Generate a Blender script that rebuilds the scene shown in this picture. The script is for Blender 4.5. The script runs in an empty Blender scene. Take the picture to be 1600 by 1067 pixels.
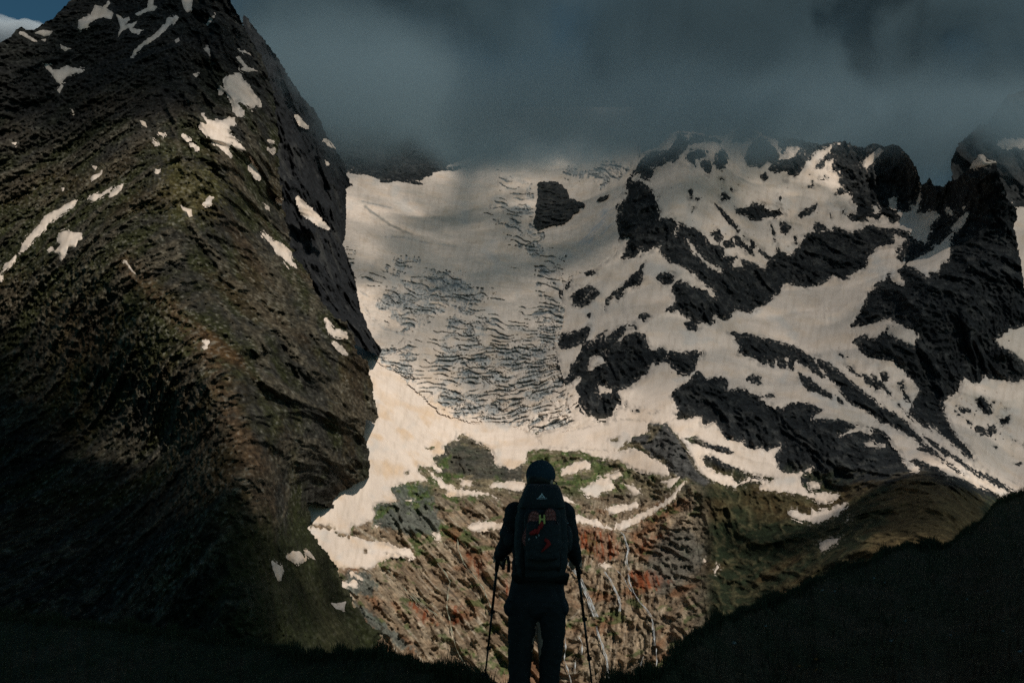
import bpy, bmesh, math, random, time
import numpy as np
from mathutils import Vector, Matrix

T0 = time.time()
SC = bpy.context.scene
COL = SC.collection
R = math.radians
random.seed(7)

# ------------------------------------------------------------------ camera
F_PX, CX, CY, HORIZON = 1556.0, 800.0, 533.5, 750.0
PITCH = math.atan((HORIZON - CY) / F_PX)
cd = bpy.data.cameras.new('camera')
cd.sensor_width = 36.0
cd.lens = 36.0 * F_PX / 1600.0
cd.clip_start, cd.clip_end = 0.1, 40000.0
cam = bpy.data.objects.new('camera', cd)
cam.location = (0, 0, 0)
cam.rotation_euler = (math.pi / 2 + PITCH, 0, 0)
COL.objects.link(cam)
SC.camera = cam

# ------------------------------------------------------------------ sky, sun, exposure
SUN_EL, SUN_AZ = R(46), math.atan2(0.60, -0.80)      # azimuth from +Y towards +X
TO_SUN = Vector((math.sin(SUN_AZ) * math.cos(SUN_EL), math.cos(SUN_AZ) * math.cos(SUN_EL), math.sin(SUN_EL)))
world = bpy.data.worlds.new('World')
SC.world = world
world.use_nodes = True
wn, wl = world.node_tree.nodes, world.node_tree.links
sky = wn.new('ShaderNodeTexSky')
sky.sky_type = 'NISHITA'
sky.sun_disc = False
sky.sun_elevation = SUN_EL
sky.sun_rotation = SUN_AZ
sky.altitude = 1500
bg = wn['Background']
bg.inputs['Strength'].default_value = 0.068
tint = wn.new('ShaderNodeVectorMath'); tint.operation = 'MULTIPLY'          # the photograph's teal grade
tint.inputs[1].default_value = (0.46, 0.86, 0.84)
wl.new(sky.outputs[0], tint.inputs[0])
wl.new(tint.outputs[0], bg.inputs['Color'])
ld = bpy.data.lights.new('sun', 'SUN')
ld.energy, ld.angle, ld.color = 5.0, R(0.53), (1.0, 0.93, 0.82)
sun = bpy.data.objects.new('sun', ld)
sun.rotation_euler = TO_SUN.to_track_quat('Z', 'Y').to_euler()
sun.location = (0, 0, 50)
COL.objects.link(sun)
SC.view_settings.view_transform = 'Standard'
SC.view_settings.look = 'None'
SC.view_settings.exposure = -0.75
SC.view_settings.gamma = 1.0
SC.view_settings.use_curve_mapping = False
SC.cycles.use_denoising = False
SC.cycles.sample_clamp_indirect = 0.6
SC.cycles.max_bounces = 4
SC.cycles.diffuse_bounces = 2
SC.cycles.glossy_bounces = 2
SC.cycles.transmission_bounces = 2
SC.cycles.volume_bounces = 3
SC.cycles.transparent_max_bounces = 8
SC.cycles.volume_step_rate = 1.0
SC.cycles.volume_max_steps = 256

# ------------------------------------------------------------------ small helpers
cp, sp = math.cos(PITCH), math.sin(PITCH)
def ray(u, v):
    a, b = (np.asarray(u) - CX) / F_PX, (CY - np.asarray(v)) / F_PX
    return a, cp - b * sp, sp + b * cp
def at(u, v, d):
    """A point at the place where the photograph shows (u, v), d metres away measured along +Y."""
    x, y, z = ray(u, v)
    k = d / y
    return Vector((float(x * k), float(d), float(z * k)))

def tag(o, label=None, cat=None, group=None, kind=None):
    if label: o['label'] = label
    if cat: o['category'] = cat
    if group: o['group'] = group
    if kind: o['kind'] = kind
    return o
def empty(name, loc, label=None, cat=None, group=None):
    o = bpy.data.objects.new(name, None)
    o.empty_display_size = 0.2
    o.location = loc
    COL.objects.link(o)
    return tag(o, label, cat, group)
def link(name, me, parent=None):
    o = bpy.data.objects.new(name, me)
    COL.objects.link(o)
    if parent is not None:
        o.parent = parent
        if parent.type == 'EMPTY' or parent.location.length > 0:
            o.matrix_parent_inverse = Matrix.Translation(-parent.location)
    return o

# ------------------------------------------------------------------ noise
_rs = np.random.RandomState(11)
_G3 = _rs.normal(size=(256, 3)).astype(np.float32)
_G3 /= np.linalg.norm(_G3, axis=1)[:, None]
_A2 = _rs.uniform(0, 2 * np.pi, 256)
_G2 = np.stack([np.cos(_A2), np.sin(_A2)], 1).astype(np.float32)
_P = np.tile(_rs.permutation(256).astype(np.int32), 3)
def n3(x, y, z):
    x, y, z = (np.asarray(q, np.float32) for q in (x, y, z))
    xi, yi, zi = np.floor(x), np.floor(y), np.floor(z)
    fx, fy, fz = x - xi, y - yi, z - zi
    xi, yi, zi = (q.astype(np.int32) & 255 for q in (xi, yi, zi))
    u, v, w = (f * f * f * (f * (f * 6 - 15) + 10) for f in (fx, fy, fz))
    out = 0
    for dx in (0, 1):
        px = _P[xi + dx]; wx = u if dx else 1 - u
        for dy in (0, 1):
            py = _P[px + yi + dy]; wy = v if dy else 1 - v
            for dz in (0, 1):
                g = _G3[_P[py + zi + dz]]
                d = g[..., 0] * (fx - dx) + g[..., 1] * (fy - dy) + g[..., 2] * (fz - dz)
                out = out + d * wx * wy * (w if dz else 1 - w)
    return out * 1.5
def n2(x, y):
    x, y = np.asarray(x, np.float32), np.asarray(y, np.float32)
    xi, yi = np.floor(x), np.floor(y)
    fx, fy = x - xi, y - yi
    xi, yi = xi.astype(np.int32) & 255, yi.astype(np.int32) & 255
    u, v = (f * f * f * (f * (f * 6 - 15) + 10) for f in (fx, fy))
    out = 0
    for dx in (0, 1):
        px = _P[xi + dx]; wx = u if dx else 1 - u
        for dy in (0, 1):
            g = _G2[_P[px + yi + dy]]
            out = out + (g[..., 0] * (fx - dx) + g[..., 1] * (fy - dy)) * wx * (v if dy else 1 - v)
    return out * 1.5
def fbm2(x, y, o=4, g=0.5):
    s, a = 0, 1.0
    for i in range(o):
        s = s + a * n2(x * 2.03 ** i + 17.3 * i, y * 2.03 ** i - 9.1 * i); a *= g
    return s
def fbm3(x, y, z, o=4, g=0.5):
    s, a = 0, 1.0
    for i in range(o):
        k = 2.03 ** i
        s = s + a * n3(x * k + 17.3 * i, y * k - 9.1 * i, z * k + 5.7 * i); a *= g
    return s
def ridged3(x, y, z, o=5, g=0.5):
    s, a, w = 0, 1.0, 1.0
    for i in range(o):
        k = 2.07 ** i
        r = 1 - np.abs(n3(x * k + 31.7 * i, y * k + 3.3 * i, z * k - 12.1 * i)) * 1.5
        r = np.clip(r, 0, 1) ** 2
        s = s + a * r * w
        w = np.clip(r * 1.6, 0, 1); a *= g
    return s
def worley(x, y, seed=0):
    """Distance to the nearest cell border (0 = on the border) and a random number per cell."""
    xi, yi = np.floor(x), np.floor(y)
    f1 = np.full(x.shape, 9.0); f2 = np.full(x.shape, 9.0); rid = np.zeros(x.shape)
    for dx in (-1, 0, 1):
        for dy in (-1, 0, 1):
            cx, cy = xi + dx, yi + dy
            h = _P[(_P[(cx.astype(np.int64) + seed) & 255] + cy.astype(np.int64)) & 255]
            px, py = cx + 0.12 + 0.76 * (h / 255.0), cy + 0.12 + 0.76 * (_P[h + 7] / 255.0)
            d = np.hypot(px - x, py - y)
            nearer = d < f1
            f2 = np.where(nearer, f1, np.minimum(f2, d)); rid = np.where(nearer, _P[h + 31] / 255.0, rid); f1 = np.where(nearer, d, f1)
    return f2 - f1, rid
def ss(a, b, x):
    t = np.clip((x - a) / (b - a), 0, 1)
    return t * t * (3 - 2 * t)

# ------------------------------------------------------------------ outlines -> distance fields
CROPS = {'n': (0, 0, 1.0), '1': (0, 0, .3375), '2': (530, 180, .3375), '3': (1060, 180, .3375), '4': (0, 360, .3375),
         '5': (530, 540, .3375), '6': (1060, 540, .3375), '7': (0, 707, .3375), 'g1': (580, 230, .15), 'g2': (780, 220, .1875),
         'g3': (540, 380, .15), 'g4': (740, 480, .15), 'g5': (560, 540, .15), 'v8': (640, 840, .2128), 'w': (880, 780, .269),
         'h': (500, 800, .25), 'm': (620, 660, .2875)}
def PL(c, *p):
    ox, oy, s = CROPS[c]
    a = np.array(p, np.float64).reshape(-1, 2)
    return a * s + np.array([ox, oy])
def sdf(poly, U, V):
    """Signed distance in outline units, positive inside."""
    d = np.full(U.shape, 1e9); ins = np.zeros(U.shape, bool)
    n = len(poly)
    for i in range(n):
        x0, y0 = poly[i]; x1, y1 = poly[(i + 1) % n]
        ex, ey = x1 - x0, y1 - y0
        l2 = ex * ex + ey * ey + 1e-9
        px, py = U - x0, V - y0
        t = np.clip((px * ex + py * ey) / l2, 0, 1)
        qx, qy = px - ex * t, py - ey * t
        np.minimum(d, qx * qx + qy * qy, out=d)
        if (y0 > -1e8) and y0 != y1:
            c = ((y0 <= V) != (y1 <= V)) & (U < (x1 - x0) * (V - y0) / (y1 - y0) + x0)
            ins ^= c
    d = np.sqrt(d)
    return np.where(ins, d, -d)
def sdf_many(polys, U, V, pad=30):
    """Union of outlines on a regular grid (U along columns, V along rows)."""
    out = np.full(U.shape, -1e3)
    uu, vv = U[0], V[:, 0]
    for p in polys:
        i0, i1 = np.searchsorted(uu, (p[:, 0].min() - pad, p[:, 0].max() + pad))
        j0, j1 = np.searchsorted(vv, (p[:, 1].min() - pad, p[:, 1].max() + pad))
        if i1 <= i0 or j1 <= j0: continue
        s = np.s_[j0:j1, i0:i1]
        out[s] = np.maximum(out[s], sdf(p, U[s], V[s]))
    return out
def line_dist(pts, U, V):
    d = np.full(U.shape, 1e9)
    for (x0, y0), (x1, y1) in zip(pts[:-1], pts[1:]):
        ex, ey = x1 - x0, y1 - y0
        t = np.clip(((U - x0) * ex + (V - y0) * ey) / (ex * ex + ey * ey + 1e-9), 0, 1)
        d = np.minimum(d, np.hypot(U - x0 - ex * t, V - y0 - ey * t))
    return d
class Spline:
    """Smooth log-distance surface through scattered survey points (thin plate)."""
    def __init__(s, pts, smooth=1e-4):
        a = np.array(pts, float)
        s.c = a[:, :2] / 500.0
        n = len(a)
        K = s.phi(s.c[:, None, 0] - s.c[None, :, 0], s.c[:, None, 1] - s.c[None, :, 1]) + np.eye(n) * smooth
        Pm = np.c_[np.ones(n), s.c]
        M = np.block([[K, Pm], [Pm.T, np.zeros((3, 3))]])
        s.w = np.linalg.solve(M, np.r_[np.log(a[:, 2]), 0, 0, 0])
    @staticmethod
    def phi(dx, dy):
        r2 = dx * dx + dy * dy
        return 0.5 * r2 * np.log(r2 + 1e-12)
    def __call__(s, U, V):
        x, y = U / 500.0, V / 500.0
        o = s.w[-3] + s.w[-2] * x + s.w[-1] * y
        for (cx, cy), w in zip(s.c, s.w[:-3]):
            o = o + w * s.phi(x - cx, y - cy)
        return np.exp(o)

# ------------------------------------------------------------------ meshes from survey grids
def grid_axes(u0, u1, v0, v1, st):
    return np.meshgrid(np.arange(u0, u1 + st, st, dtype=np.float64), np.arange(v0, v1 + st, st, dtype=np.float64))
def make_mesh(name, P, quads, cols, mat, smooth=True):
    me = bpy.data.meshes.new(name)
    n, q = len(P), len(quads)
    me.vertices.add(n); me.vertices.foreach_set('co', np.ascontiguousarray(P, np.float32).ravel())
    me.loops.add(q * 4); me.loops.foreach_set('vertex_index', np.ascontiguousarray(quads, np.int32).ravel())
    me.polygons.add(q)
    me.polygons.foreach_set('loop_start', np.arange(0, q * 4, 4, dtype=np.int32))
    me.polygons.foreach_set('use_smooth', np.full(q, smooth))
    if cols is not None:
        at_ = me.attributes.new('Col', 'FLOAT_COLOR', 'POINT')
        c = np.ones((n, 4), np.float32); c[:, :3] = cols
        at_.data.foreach_set('color', c.ravel())
    me.update(calc_edges=True)
    me.validate()
    me.materials.append(mat)
    return me
def sheet(name, U, V, D, S, cols, mat, keep=None, skirt=0.0, snap=True, smooth=True):
    """Mesh of the grid cells where S > 0, its border moved onto the S = 0 line; a skirt closes it towards the back."""
    st = U[0, 1] - U[0, 0]
    m = S > 0
    qk = m[:-1, :-1] | m[1:, :-1] | m[:-1, 1:] | m[1:, 1:]
    if keep is not None: qk &= keep
    if not qk.any(): return None
    used = np.zeros(U.shape, bool)
    used[:-1, :-1] |= qk; used[1:, :-1] |= qk; used[:-1, 1:] |= qk; used[1:, 1:] |= qk
    U2, V2 = U, V
    if snap:
        gy, gx = np.gradient(S, st)
        g2 = np.maximum(gx * gx + gy * gy, 0.2)
        mv = used & ~m
        k = np.where(mv, np.clip(-S, 0, 2 * st) / g2, 0)
        U2 = U + np.clip(k * gx, -1.2 * st, 1.2 * st); V2 = V + np.clip(k * gy, -1.2 * st, 1.2 * st)
    idx = np.full(U.shape, -1, np.int64); idx[used] = np.arange(used.sum())
    a, b, c, e = idx[:-1, :-1][qk], idx[:-1, 1:][qk], idx[1:, 1:][qk], idx[1:, :-1][qk]
    quads = np.stack([a, e, c, b], 1)
    x, y, z = ray(U2[used], V2[used])
    d = D[used]; k = d / y
    P = np.stack([x * k, d, z * k], 1)
    cc = cols[used] if cols is not None else None
    if skirt > 0:
        ed = np.concatenate([quads[:, [0, 1]], quads[:, [1, 2]], quads[:, [2, 3]], quads[:, [3, 0]]])
        key = np.sort(ed, 1); key = key[:, 0] * (len(P) + 1) + key[:, 1]
        _, first, cnt = np.unique(key, return_index=True, return_counts=True)
        be = ed[first[cnt == 1]]
        bv = np.unique(be); remap = np.full(len(P), -1, np.int64); remap[bv] = len(P) + np.arange(len(bv))
        back = P[bv] * (1 + skirt / P[bv, 1:2])
        quads = np.concatenate([quads, np.stack([be[:, 1], be[:, 0], remap[be[:, 0]], remap[be[:, 1]]], 1)])
        P = np.concatenate([P, back])
        if cc is not None: cc = np.concatenate([cc, cc[bv]])
    return make_mesh(name, P, quads, cc, mat, smooth)

# ------------------------------------------------------------------ materials
def mat_new(name, base=(.5, .5, .5), rough=0.8, spec=0.2, metal=0.0):
    m = bpy.data.materials.new(name); m.use_nodes = True
    b = m.node_tree.nodes['Principled BSDF']
    b.inputs['Base Color'].default_value = (*base, 1)
    b.inputs['Roughness'].default_value = rough
    b.inputs['Metallic'].default_value = metal
    b.inputs['Specular IOR Level'].default_value = spec
    return m, m.node_tree.nodes, m.node_tree.links, b
def mat_noisy(name, base, base2, scale, rough=0.85, spec=0.2, bump=0.0, bdist=0.01, metal=0.0):
    m, n, l, b = mat_new(name, base, rough, spec, metal)
    tc = n.new('ShaderNodeTexCoord')
    t = n.new('ShaderNodeTexNoise'); t.inputs['Scale'].default_value = scale; t.inputs['Detail'].default_value = 5
    l.new(tc.outputs['Object'], t.inputs['Vector'])
    r = n.new('ShaderNodeValToRGB')
    r.color_ramp.elements[0].position, r.color_ramp.elements[1].position = 0.3, 0.7
    r.color_ramp.elements[0].color, r.color_ramp.elements[1].color = (*base, 1), (*base2, 1)
    l.new(t.outputs['Fac'], r.inputs['Fac']); l.new(r.outputs['Color'], b.inputs['Base Color'])
    if bump:
        bp = n.new('ShaderNodeBump'); bp.inputs['Strength'].default_value = bump; bp.inputs['Distance'].default_value = bdist
        l.new(t.outputs['Fac'], bp.inputs['Height']); l.new(bp.outputs['Normal'], b.inputs['Normal'])
    return m
def mat_terrain(name, scale, lo, hi, rough=0.95, bump=0.6, bdist=3.0, spec=0.1, stretch=(1, 1, 1)):
    """Vertex colour (what the ground is made of) times fine grain, with relief below the mesh size."""
    m, n, l, b = mat_new(name, (.5, .5, .5), rough, spec)
    a = n.new('ShaderNodeAttribute'); a.attribute_name = 'Col'
    g = n.new('ShaderNodeNewGeometry')
    mp = n.new('ShaderNodeMapping'); mp.inputs['Scale'].default_value = stretch
    l.new(g.outputs['Position'], mp.inputs['Vector'])
    t = n.new('ShaderNodeTexNoise'); t.inputs['Scale'].default_value = scale; t.inputs['Detail'].default_value = 6
    t.inputs['Roughness'].default_value = 0.62
    l.new(mp.outputs['Vector'], t.inputs['Vector'])
    mr = n.new('ShaderNodeMapRange'); mr.inputs['From Min'].default_value, mr.inputs['From Max'].default_value = 0.3, 0.7
    mr.inputs['To Min'].default_value, mr.inputs['To Max'].default_value = lo, hi
    l.new(t.outputs['Fac'], mr.inputs['Value'])
    mx = n.new('ShaderNodeVectorMath'); mx.operation = 'SCALE'
    l.new(a.outputs['Color'], mx.inputs[0]); l.new(mr.outputs['Result'], mx.inputs['Scale'])
    l.new(mx.outputs['Vector'], b.inputs['Base Color'])
    bp = n.new('ShaderNodeBump'); bp.inputs['Strength'].default_value = bump; bp.inputs['Distance'].default_value = bdist
    l.new(t.outputs['Fac'], bp.inputs['Height']); l.new(bp.outputs['Normal'], b.inputs['Normal'])
    return m
M_ROCK = mat_terrain('mountain_rock', 0.045, 0.45, 1.6, bump=0.9, bdist=6.0)
M_SNOW = mat_terrain('dusty_snow', 0.03, 0.93, 1.06, rough=0.75, bump=0.25, bdist=1.5, spec=0.2)
M_ICE = mat_terrain('glacier_ice', 0.06, 0.85, 1.12, rough=0.7, bump=0.5, bdist=3.0, spec=0.25)
# ------------------------------------------------------------------ outlines surveyed from the photograph
A_OUT = PL('n', -220,120,-100,90,0,67,18,57,27,45,34,42,40,47,55,47,71,35,83,30,91,20,101,10,111,0,150,-40,200,-80,330,-80,360,0,385,50,415,100,
    432,180,436,270,448,360,472,420,500,468,522,495,540,504,554,524,558,552,575,566,579,591,585,619,592,652,586,660,571,656,569,681,575,700,
    579,729,574,746,550,759,530,770,520,783,529,797,518,792,500,786,486,783,478,786,483,805,484,825,500,852,516,872,526,886,530,899,540,920,
    560,945,590,960,620,990,650,1015,680,1035,690,1100,-220,1100)
CLIFF_OUT = PL('n', 380,20,430,85,470,150,494,175,519,228,539,256,542,275,551,290,541,296,541,330,540,369,535,382,543,399,555,436,559,467,567,494,
    582,527,597,547,591,557,568,545,550,535,520,520,440,400,380,200)
A_SNOW = [PL(c, *p) for c, p in [
 ('1',(360,130,365,95,420,70,440,25,475,35,505,5,510,20,490,40,525,60,515,90,480,80,440,90,400,125,375,140)),
 ('1',(540,70,560,75,570,90,600,75,600,95,580,115,610,110,640,95,615,130,660,140,640,160,610,150,590,130,560,150,545,180,555,125)),
 ('1',(625,65,680,40,690,-10,715,-10,705,25,730,30,715,50,680,55,640,75)),
 ('1',(840,-10,895,-10,885,40,870,60,855,50,845,20)),
 ('1',(770,85,825,80,790,115,760,150,720,180,670,210,640,235,610,265,620,235,650,205,700,170,740,135,765,110)),
 ('1',(95,150,110,150,150,175,175,195,150,192,110,170)),
 ('1',(160,155,190,140,245,145,230,165,205,170,180,160)),
 ('1',(190,185,215,180,210,195)),
 ('1',(198,292,225,300,245,325,280,320,310,305,340,315,390,325,340,340,305,360,280,390,260,375,240,340,215,320)),
 ('1',(265,420,285,393,292,400,275,432)),
 ('1',(278,203,292,215,332,226,300,237,285,226)),
 ('1',(953,112,975,85,997,68,975,108,960,122)),
 ('1',(810,187,830,176,832,190,815,200)),
 ('1',(938,225,960,220,972,240,974,265,955,240)),
 ('1',(1090,265,1110,260,1130,295,1150,310,1192,330,1140,334,1113,322,1130,310,1105,285)),
 ('1',(1040,370,1065,350,1105,345,1120,375,1145,395,1165,430,1195,465,1207,490,1180,488,1165,507,1140,480,1115,465,1090,470,1095,490,1120,515,1125,540,1100,542,1083,515,1085,490,1070,460,1055,430,1045,400)),
 ('1',(928,520,960,550,990,562,1040,555,1060,540,1090,545,1085,580,1060,590,1060,620,1090,650,1142,697,1115,697,1075,660,1060,665,1050,690,1067,727,1040,710,1000,670,960,625,930,590,935,570,960,580,950,560)),
 ('1',(1150,718,1165,735,1180,765,1197,780,1190,800,1202,828,1185,822,1170,795,1153,785,1160,765,1165,745)),
 ('1',(648,558,675,570,682,592,660,580)),
 ('1',(728,610,762,625,757,634)),
 ('1',(708,648,732,667,724,670)),
 ('1',(848,628,878,647,870,650)),
 ('1',(883,668,917,690,908,694)),
 ('1',(430,772,450,772,442,788)),
 ('1',(420,847,425,815,465,800,477,778,472,807,440,832)),
 ('1',(413,922,430,905,470,895,522,863,505,890,470,910,430,932)),
 ('1',(503,917,520,890,545,870,572,856,560,882,540,902)),
 ('1',(350,923,335,952,300,985,255,1007,215,1047,195,1072,165,1097,135,1132,93,1167,105,1135,125,1100,165,1060,185,1033,210,998,240,983,280,963)),
 ('4',(270,15,300,0,325,10,382,10,375,40,360,50,350,75,320,75,300,110,280,142,275,110,256,96,285,70,270,45)),
 ('4',(212,90,240,86,235,97)),
 ('4',(13,195,30,160,67,123,60,150,40,167)),
 ('4',(-5,205,8,210,3,232,-8,235)),
 ('1',(833,943,850,960,887,970,892,1003,875,1007,865,980,845,975)),
 ('1',(943,942,975,915,987,913,972,947,955,952)),
 ('1',(1378,916,1400,940,1430,965,1465,1000,1500,1040,1518,1058,1480,1042,1440,1012,1400,987,1388,960)),
 ('4',(1203,3,1225,20,1260,50,1305,70,1342,100,1347,130,1372,165,1377,177,1330,148,1300,120,1280,110,1270,80,1240,50)),
 ('4',(573,138,587,145,612,180,634,207,608,190)),
 ('4',(935,540,950,530,943,515,962,518,957,547,945,554)),
 ('4',(1508,412,1525,430,1545,460,1602,478,1604,497,1550,492,1533,482,1518,450)),
 ('4',(1543,518,1580,545,1602,572,1575,557)),
 ('4',(1310,140,1330,165,1343,186,1325,168)),
 ('1',(284,870,299,870,291,884)),
 ('1',(333,508,342,520,338,524)),
 ('1',(48,660,77,660,70,672)),
 ('1',(893,345,916,338,905,350)),
 ('1',(1240,653,1262,660,1250,664)),
 ('1',(1243,690,1267,690,1266,707)),
 ('1',(1283,925,1302,925,1296,942)),
 ('1',(1218,948,1242,970,1232,972)),
 ('1',(1017,408,1032,420,1022,436)),
 ('1',(1103,236,1135,238,1155,252,1130,244)),
 ('1',(720,785,737,790,728,800)),
 ('7',(1256,498,1280,515,1307,530,1302,592,1285,592,1265,540)),
 ('7',(1333,482,1350,460,1387,458,1412,490,1380,513)),
 ('7',(1408,452,1437,460,1462,497,1430,480)),
 ('7',(1530,693,1560,698,1602,688,1592,727,1555,722)),
]]
CLIFF_SNOW = [PL('1', *p) for p in [
 (1373,540,1390,560,1420,590,1395,577), (1503,653,1520,660,1542,687,1515,677), (1510,750,1520,752,1516,757)]]
GLACIER_OUT = PL('n', 480,300,520,262,545,262,560,272,600,285,660,285,700,262,760,240,800,190,1000,190,990,250,975,300,968,340,962,400,930,425,
    885,430,878,500,868,540,890,600,925,655,900,668,880,692,850,688,800,668,740,658,690,643,650,605,615,580,590,560,540,500,480,420)
ICEFALL = [(1.0, PL('g3', 330,560,560,430,740,340,850,270,960,270,1100,320,1400,460,1500,540,1440,600,1220,690,1000,720,860,790,760,870,560,890,420,860,360,790,480,740,380,670,340,640)),
 (0.9, PL('g3', 450,230,500,150,640,150,760,210,700,240,640,210,600,310,540,330,490,290)),
 (0.8, PL('n', 700,495,745,480,770,510,800,535,830,545,850,505,880,480,890,500,870,540,870,560,885,590,890,640,885,680,860,690,830,670,770,655,700,645,670,625,690,610,720,590,690,580,680,560,700,545,730,530,700,515)),
 (0.9, PL('n', 590,560,600,545,640,552,652,590,630,602,605,590)),
 (0.8, PL('n', 640,608,668,605,700,635,680,640,655,625)),
 (1.0, PL('g4', 640,150,800,60,900,-20,1000,-20,980,130,920,220,880,380,780,480,640,500,400,470,300,330,480,380,620,380,740,300,700,230)),
 (1.0, PL('g4', 560,620,720,540,900,540,1000,650,980,760,870,800,760,950,600,880,420,820,480,760)),
 (0.7, PL('n', 785,300,830,290,836,330,838,360,850,378,850,400,830,405,800,380,780,350)),
 (1.0, PL('g2', 510,250,580,225,700,240,800,210,1000,190,1095,230,1085,310,900,320,840,370,820,330,700,310,600,330,530,300)),
 (0.6, PL('n', 830,400,860,390,890,430,888,480,860,490,840,450)),
 (0.5, PL('g3', -10,0,120,60,110,120,60,230,-10,200)),
 (0.45, PL('g1', 1300,250,1620,300,1650,800,1500,850,1220,760,1230,600,1350,500))]
ICE_LINES = [PL('g1', -60,620,0,670,100,740,200,810,320,870,420,905), PL('g1', 150,930,350,940,560,990,870,1030),
 PL('g3', 130,490,260,570,330,580,450,520,560,430), PL('g3', 200,720,300,820,420,900,560,930), PL('g3',180,640,260,760,380,860,520,930,680,960), PL('g1',-100,560,100,610,240,640),
 PL('g5', 190,590,330,570,440,540), PL('g5', 200,470,260,540,330,575,540,570), PL('g5', 710,560,780,500,860,450), PL('g5',970,620,1050,530,1150,480), PL('g5',750,640,840,680,960,700,1100,720)]
BIGSNOW = np.concatenate([PL('n', 820,160,1000,160,1050,208,1140,205,1200,205,1300,215,1400,225,1440,280,1500,260,1560,240,1640,240), PL('6', 1640,700,1590,690,1500,702,1440,665,1372,642,1310,612,
    1260,602,1200,562,1150,547,1100,522,1060,530,1110,572,1080,580,1050,530,1020,477,995,460,980,420,940,392,880,372,800,352,740,340,660,336,620,340,650,312,670,297,600,260,545,255,500,275,480,290,420,265,
    390,245,445,240,445,225,380,225,350,215,300,190,230,200,230,165,200,135,130,150,90,115,45,150,0,180,-40,230,-10,300,0,330), PL('5', 1500,360,1300,345,1050,400,990,300), PL('n', 860,640,800,500,800,300)])
LOWSNOW = np.concatenate([PL('5', 900,420,1050,380,1150,325,1300,330,1420,300), PL('6', -60,260,0,340,50,335,100,330,95,370,130,375,160,360,190,390,220,430,260,440,300,445,300,470,350,480,385,475,410,490,440,470,480,460,445,500,
    460,570,475,585,545,590,622,565,560,605,570,640,600,680,640,690,740,688,700,720,660,725,620,705,560,685,470,675,378,665,372,650,400,640,335,618,300,637,260,657,210,640,170,627,110,592,80,547,60,502,30,450,0,420),
    PL('5', 1500,345,1490,338,1450,340,1425,360,1430,400,1330,440,1280,490,1100,480,950,470)])
RIGHTSNOW = PL('6', 1325,150,1370,178,1400,172,1420,135,1440,155,1520,162,1545,172,1600,165,1660,165,1660,720,1600,665,1540,630,1450,590,1385,550,1375,520,1360,480,1300,420,1240,320,1228,262,1300,225)
P_OUT = PL('3', 1125,340,1135,320,1155,295,1180,320,1220,330,1250,305,1280,300,1350,240,1380,195,1400,190,1430,215,1470,225,1490,290,1510,350,1530,400,1560,430,1570,490,1545,500,
    1560,560,1580,680,1600,800,1620,950,1560,970,1510,965,1505,1010,1470,1040,1490,1067,1540,1095,1600,1145,1620,1200,1600,1232,1545,1237,1520,1227,1440,1222,1420,1202,1400,1237,1370,1242,1325,1217,1300,1287,
    1225,1327,1240,1387,1300,1487,1360,1547,1385,1610,1340,1587,1290,1547,1230,1497,1190,1467,1130,1437,1085,1397,1065,1387,1075,1347,1080,1310,1110,1275,1090,1240,1055,1210,1040,1175,1010,1160,1000,1135,
    930,1132,880,1117,850,1097,830,1060,805,1050,825,1030,870,1015,880,1035,920,1030,950,1000,965,980,985,1020,1040,1050,1090,1067,1110,1030,1090,990,1060,985,1020,975,980,945,960,945,910,960,860,975,800,975,
    820,930,860,880,870,820,920,780,960,740,1000,720,1050,690,1010,660,1040,600,1090,580,1130,590,1150,560,1170,520,1195,470,1180,450,1100,455)
P_SNOW = [PL('3', *p) for p in [
 (1050,690,1140,650,1240,570,1262,548,1250,590,1264,610,1250,660,1205,690,1205,730,1165,725,1155,744,1100,715),
 (1360,247,1400,190,1420,215,1462,222,1420,237,1380,242), (1268,532,1300,480,1332,458,1320,492,1285,532),
 (1025,450,1075,445,1080,408,1097,420,1122,362,1102,455,1180,450,1197,470,1165,520,1150,582,1130,592,1110,560,1070,540,1030,522),
 (1245,438,1275,460,1265,470), (1310,425,1335,420,1320,437)]]
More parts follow.
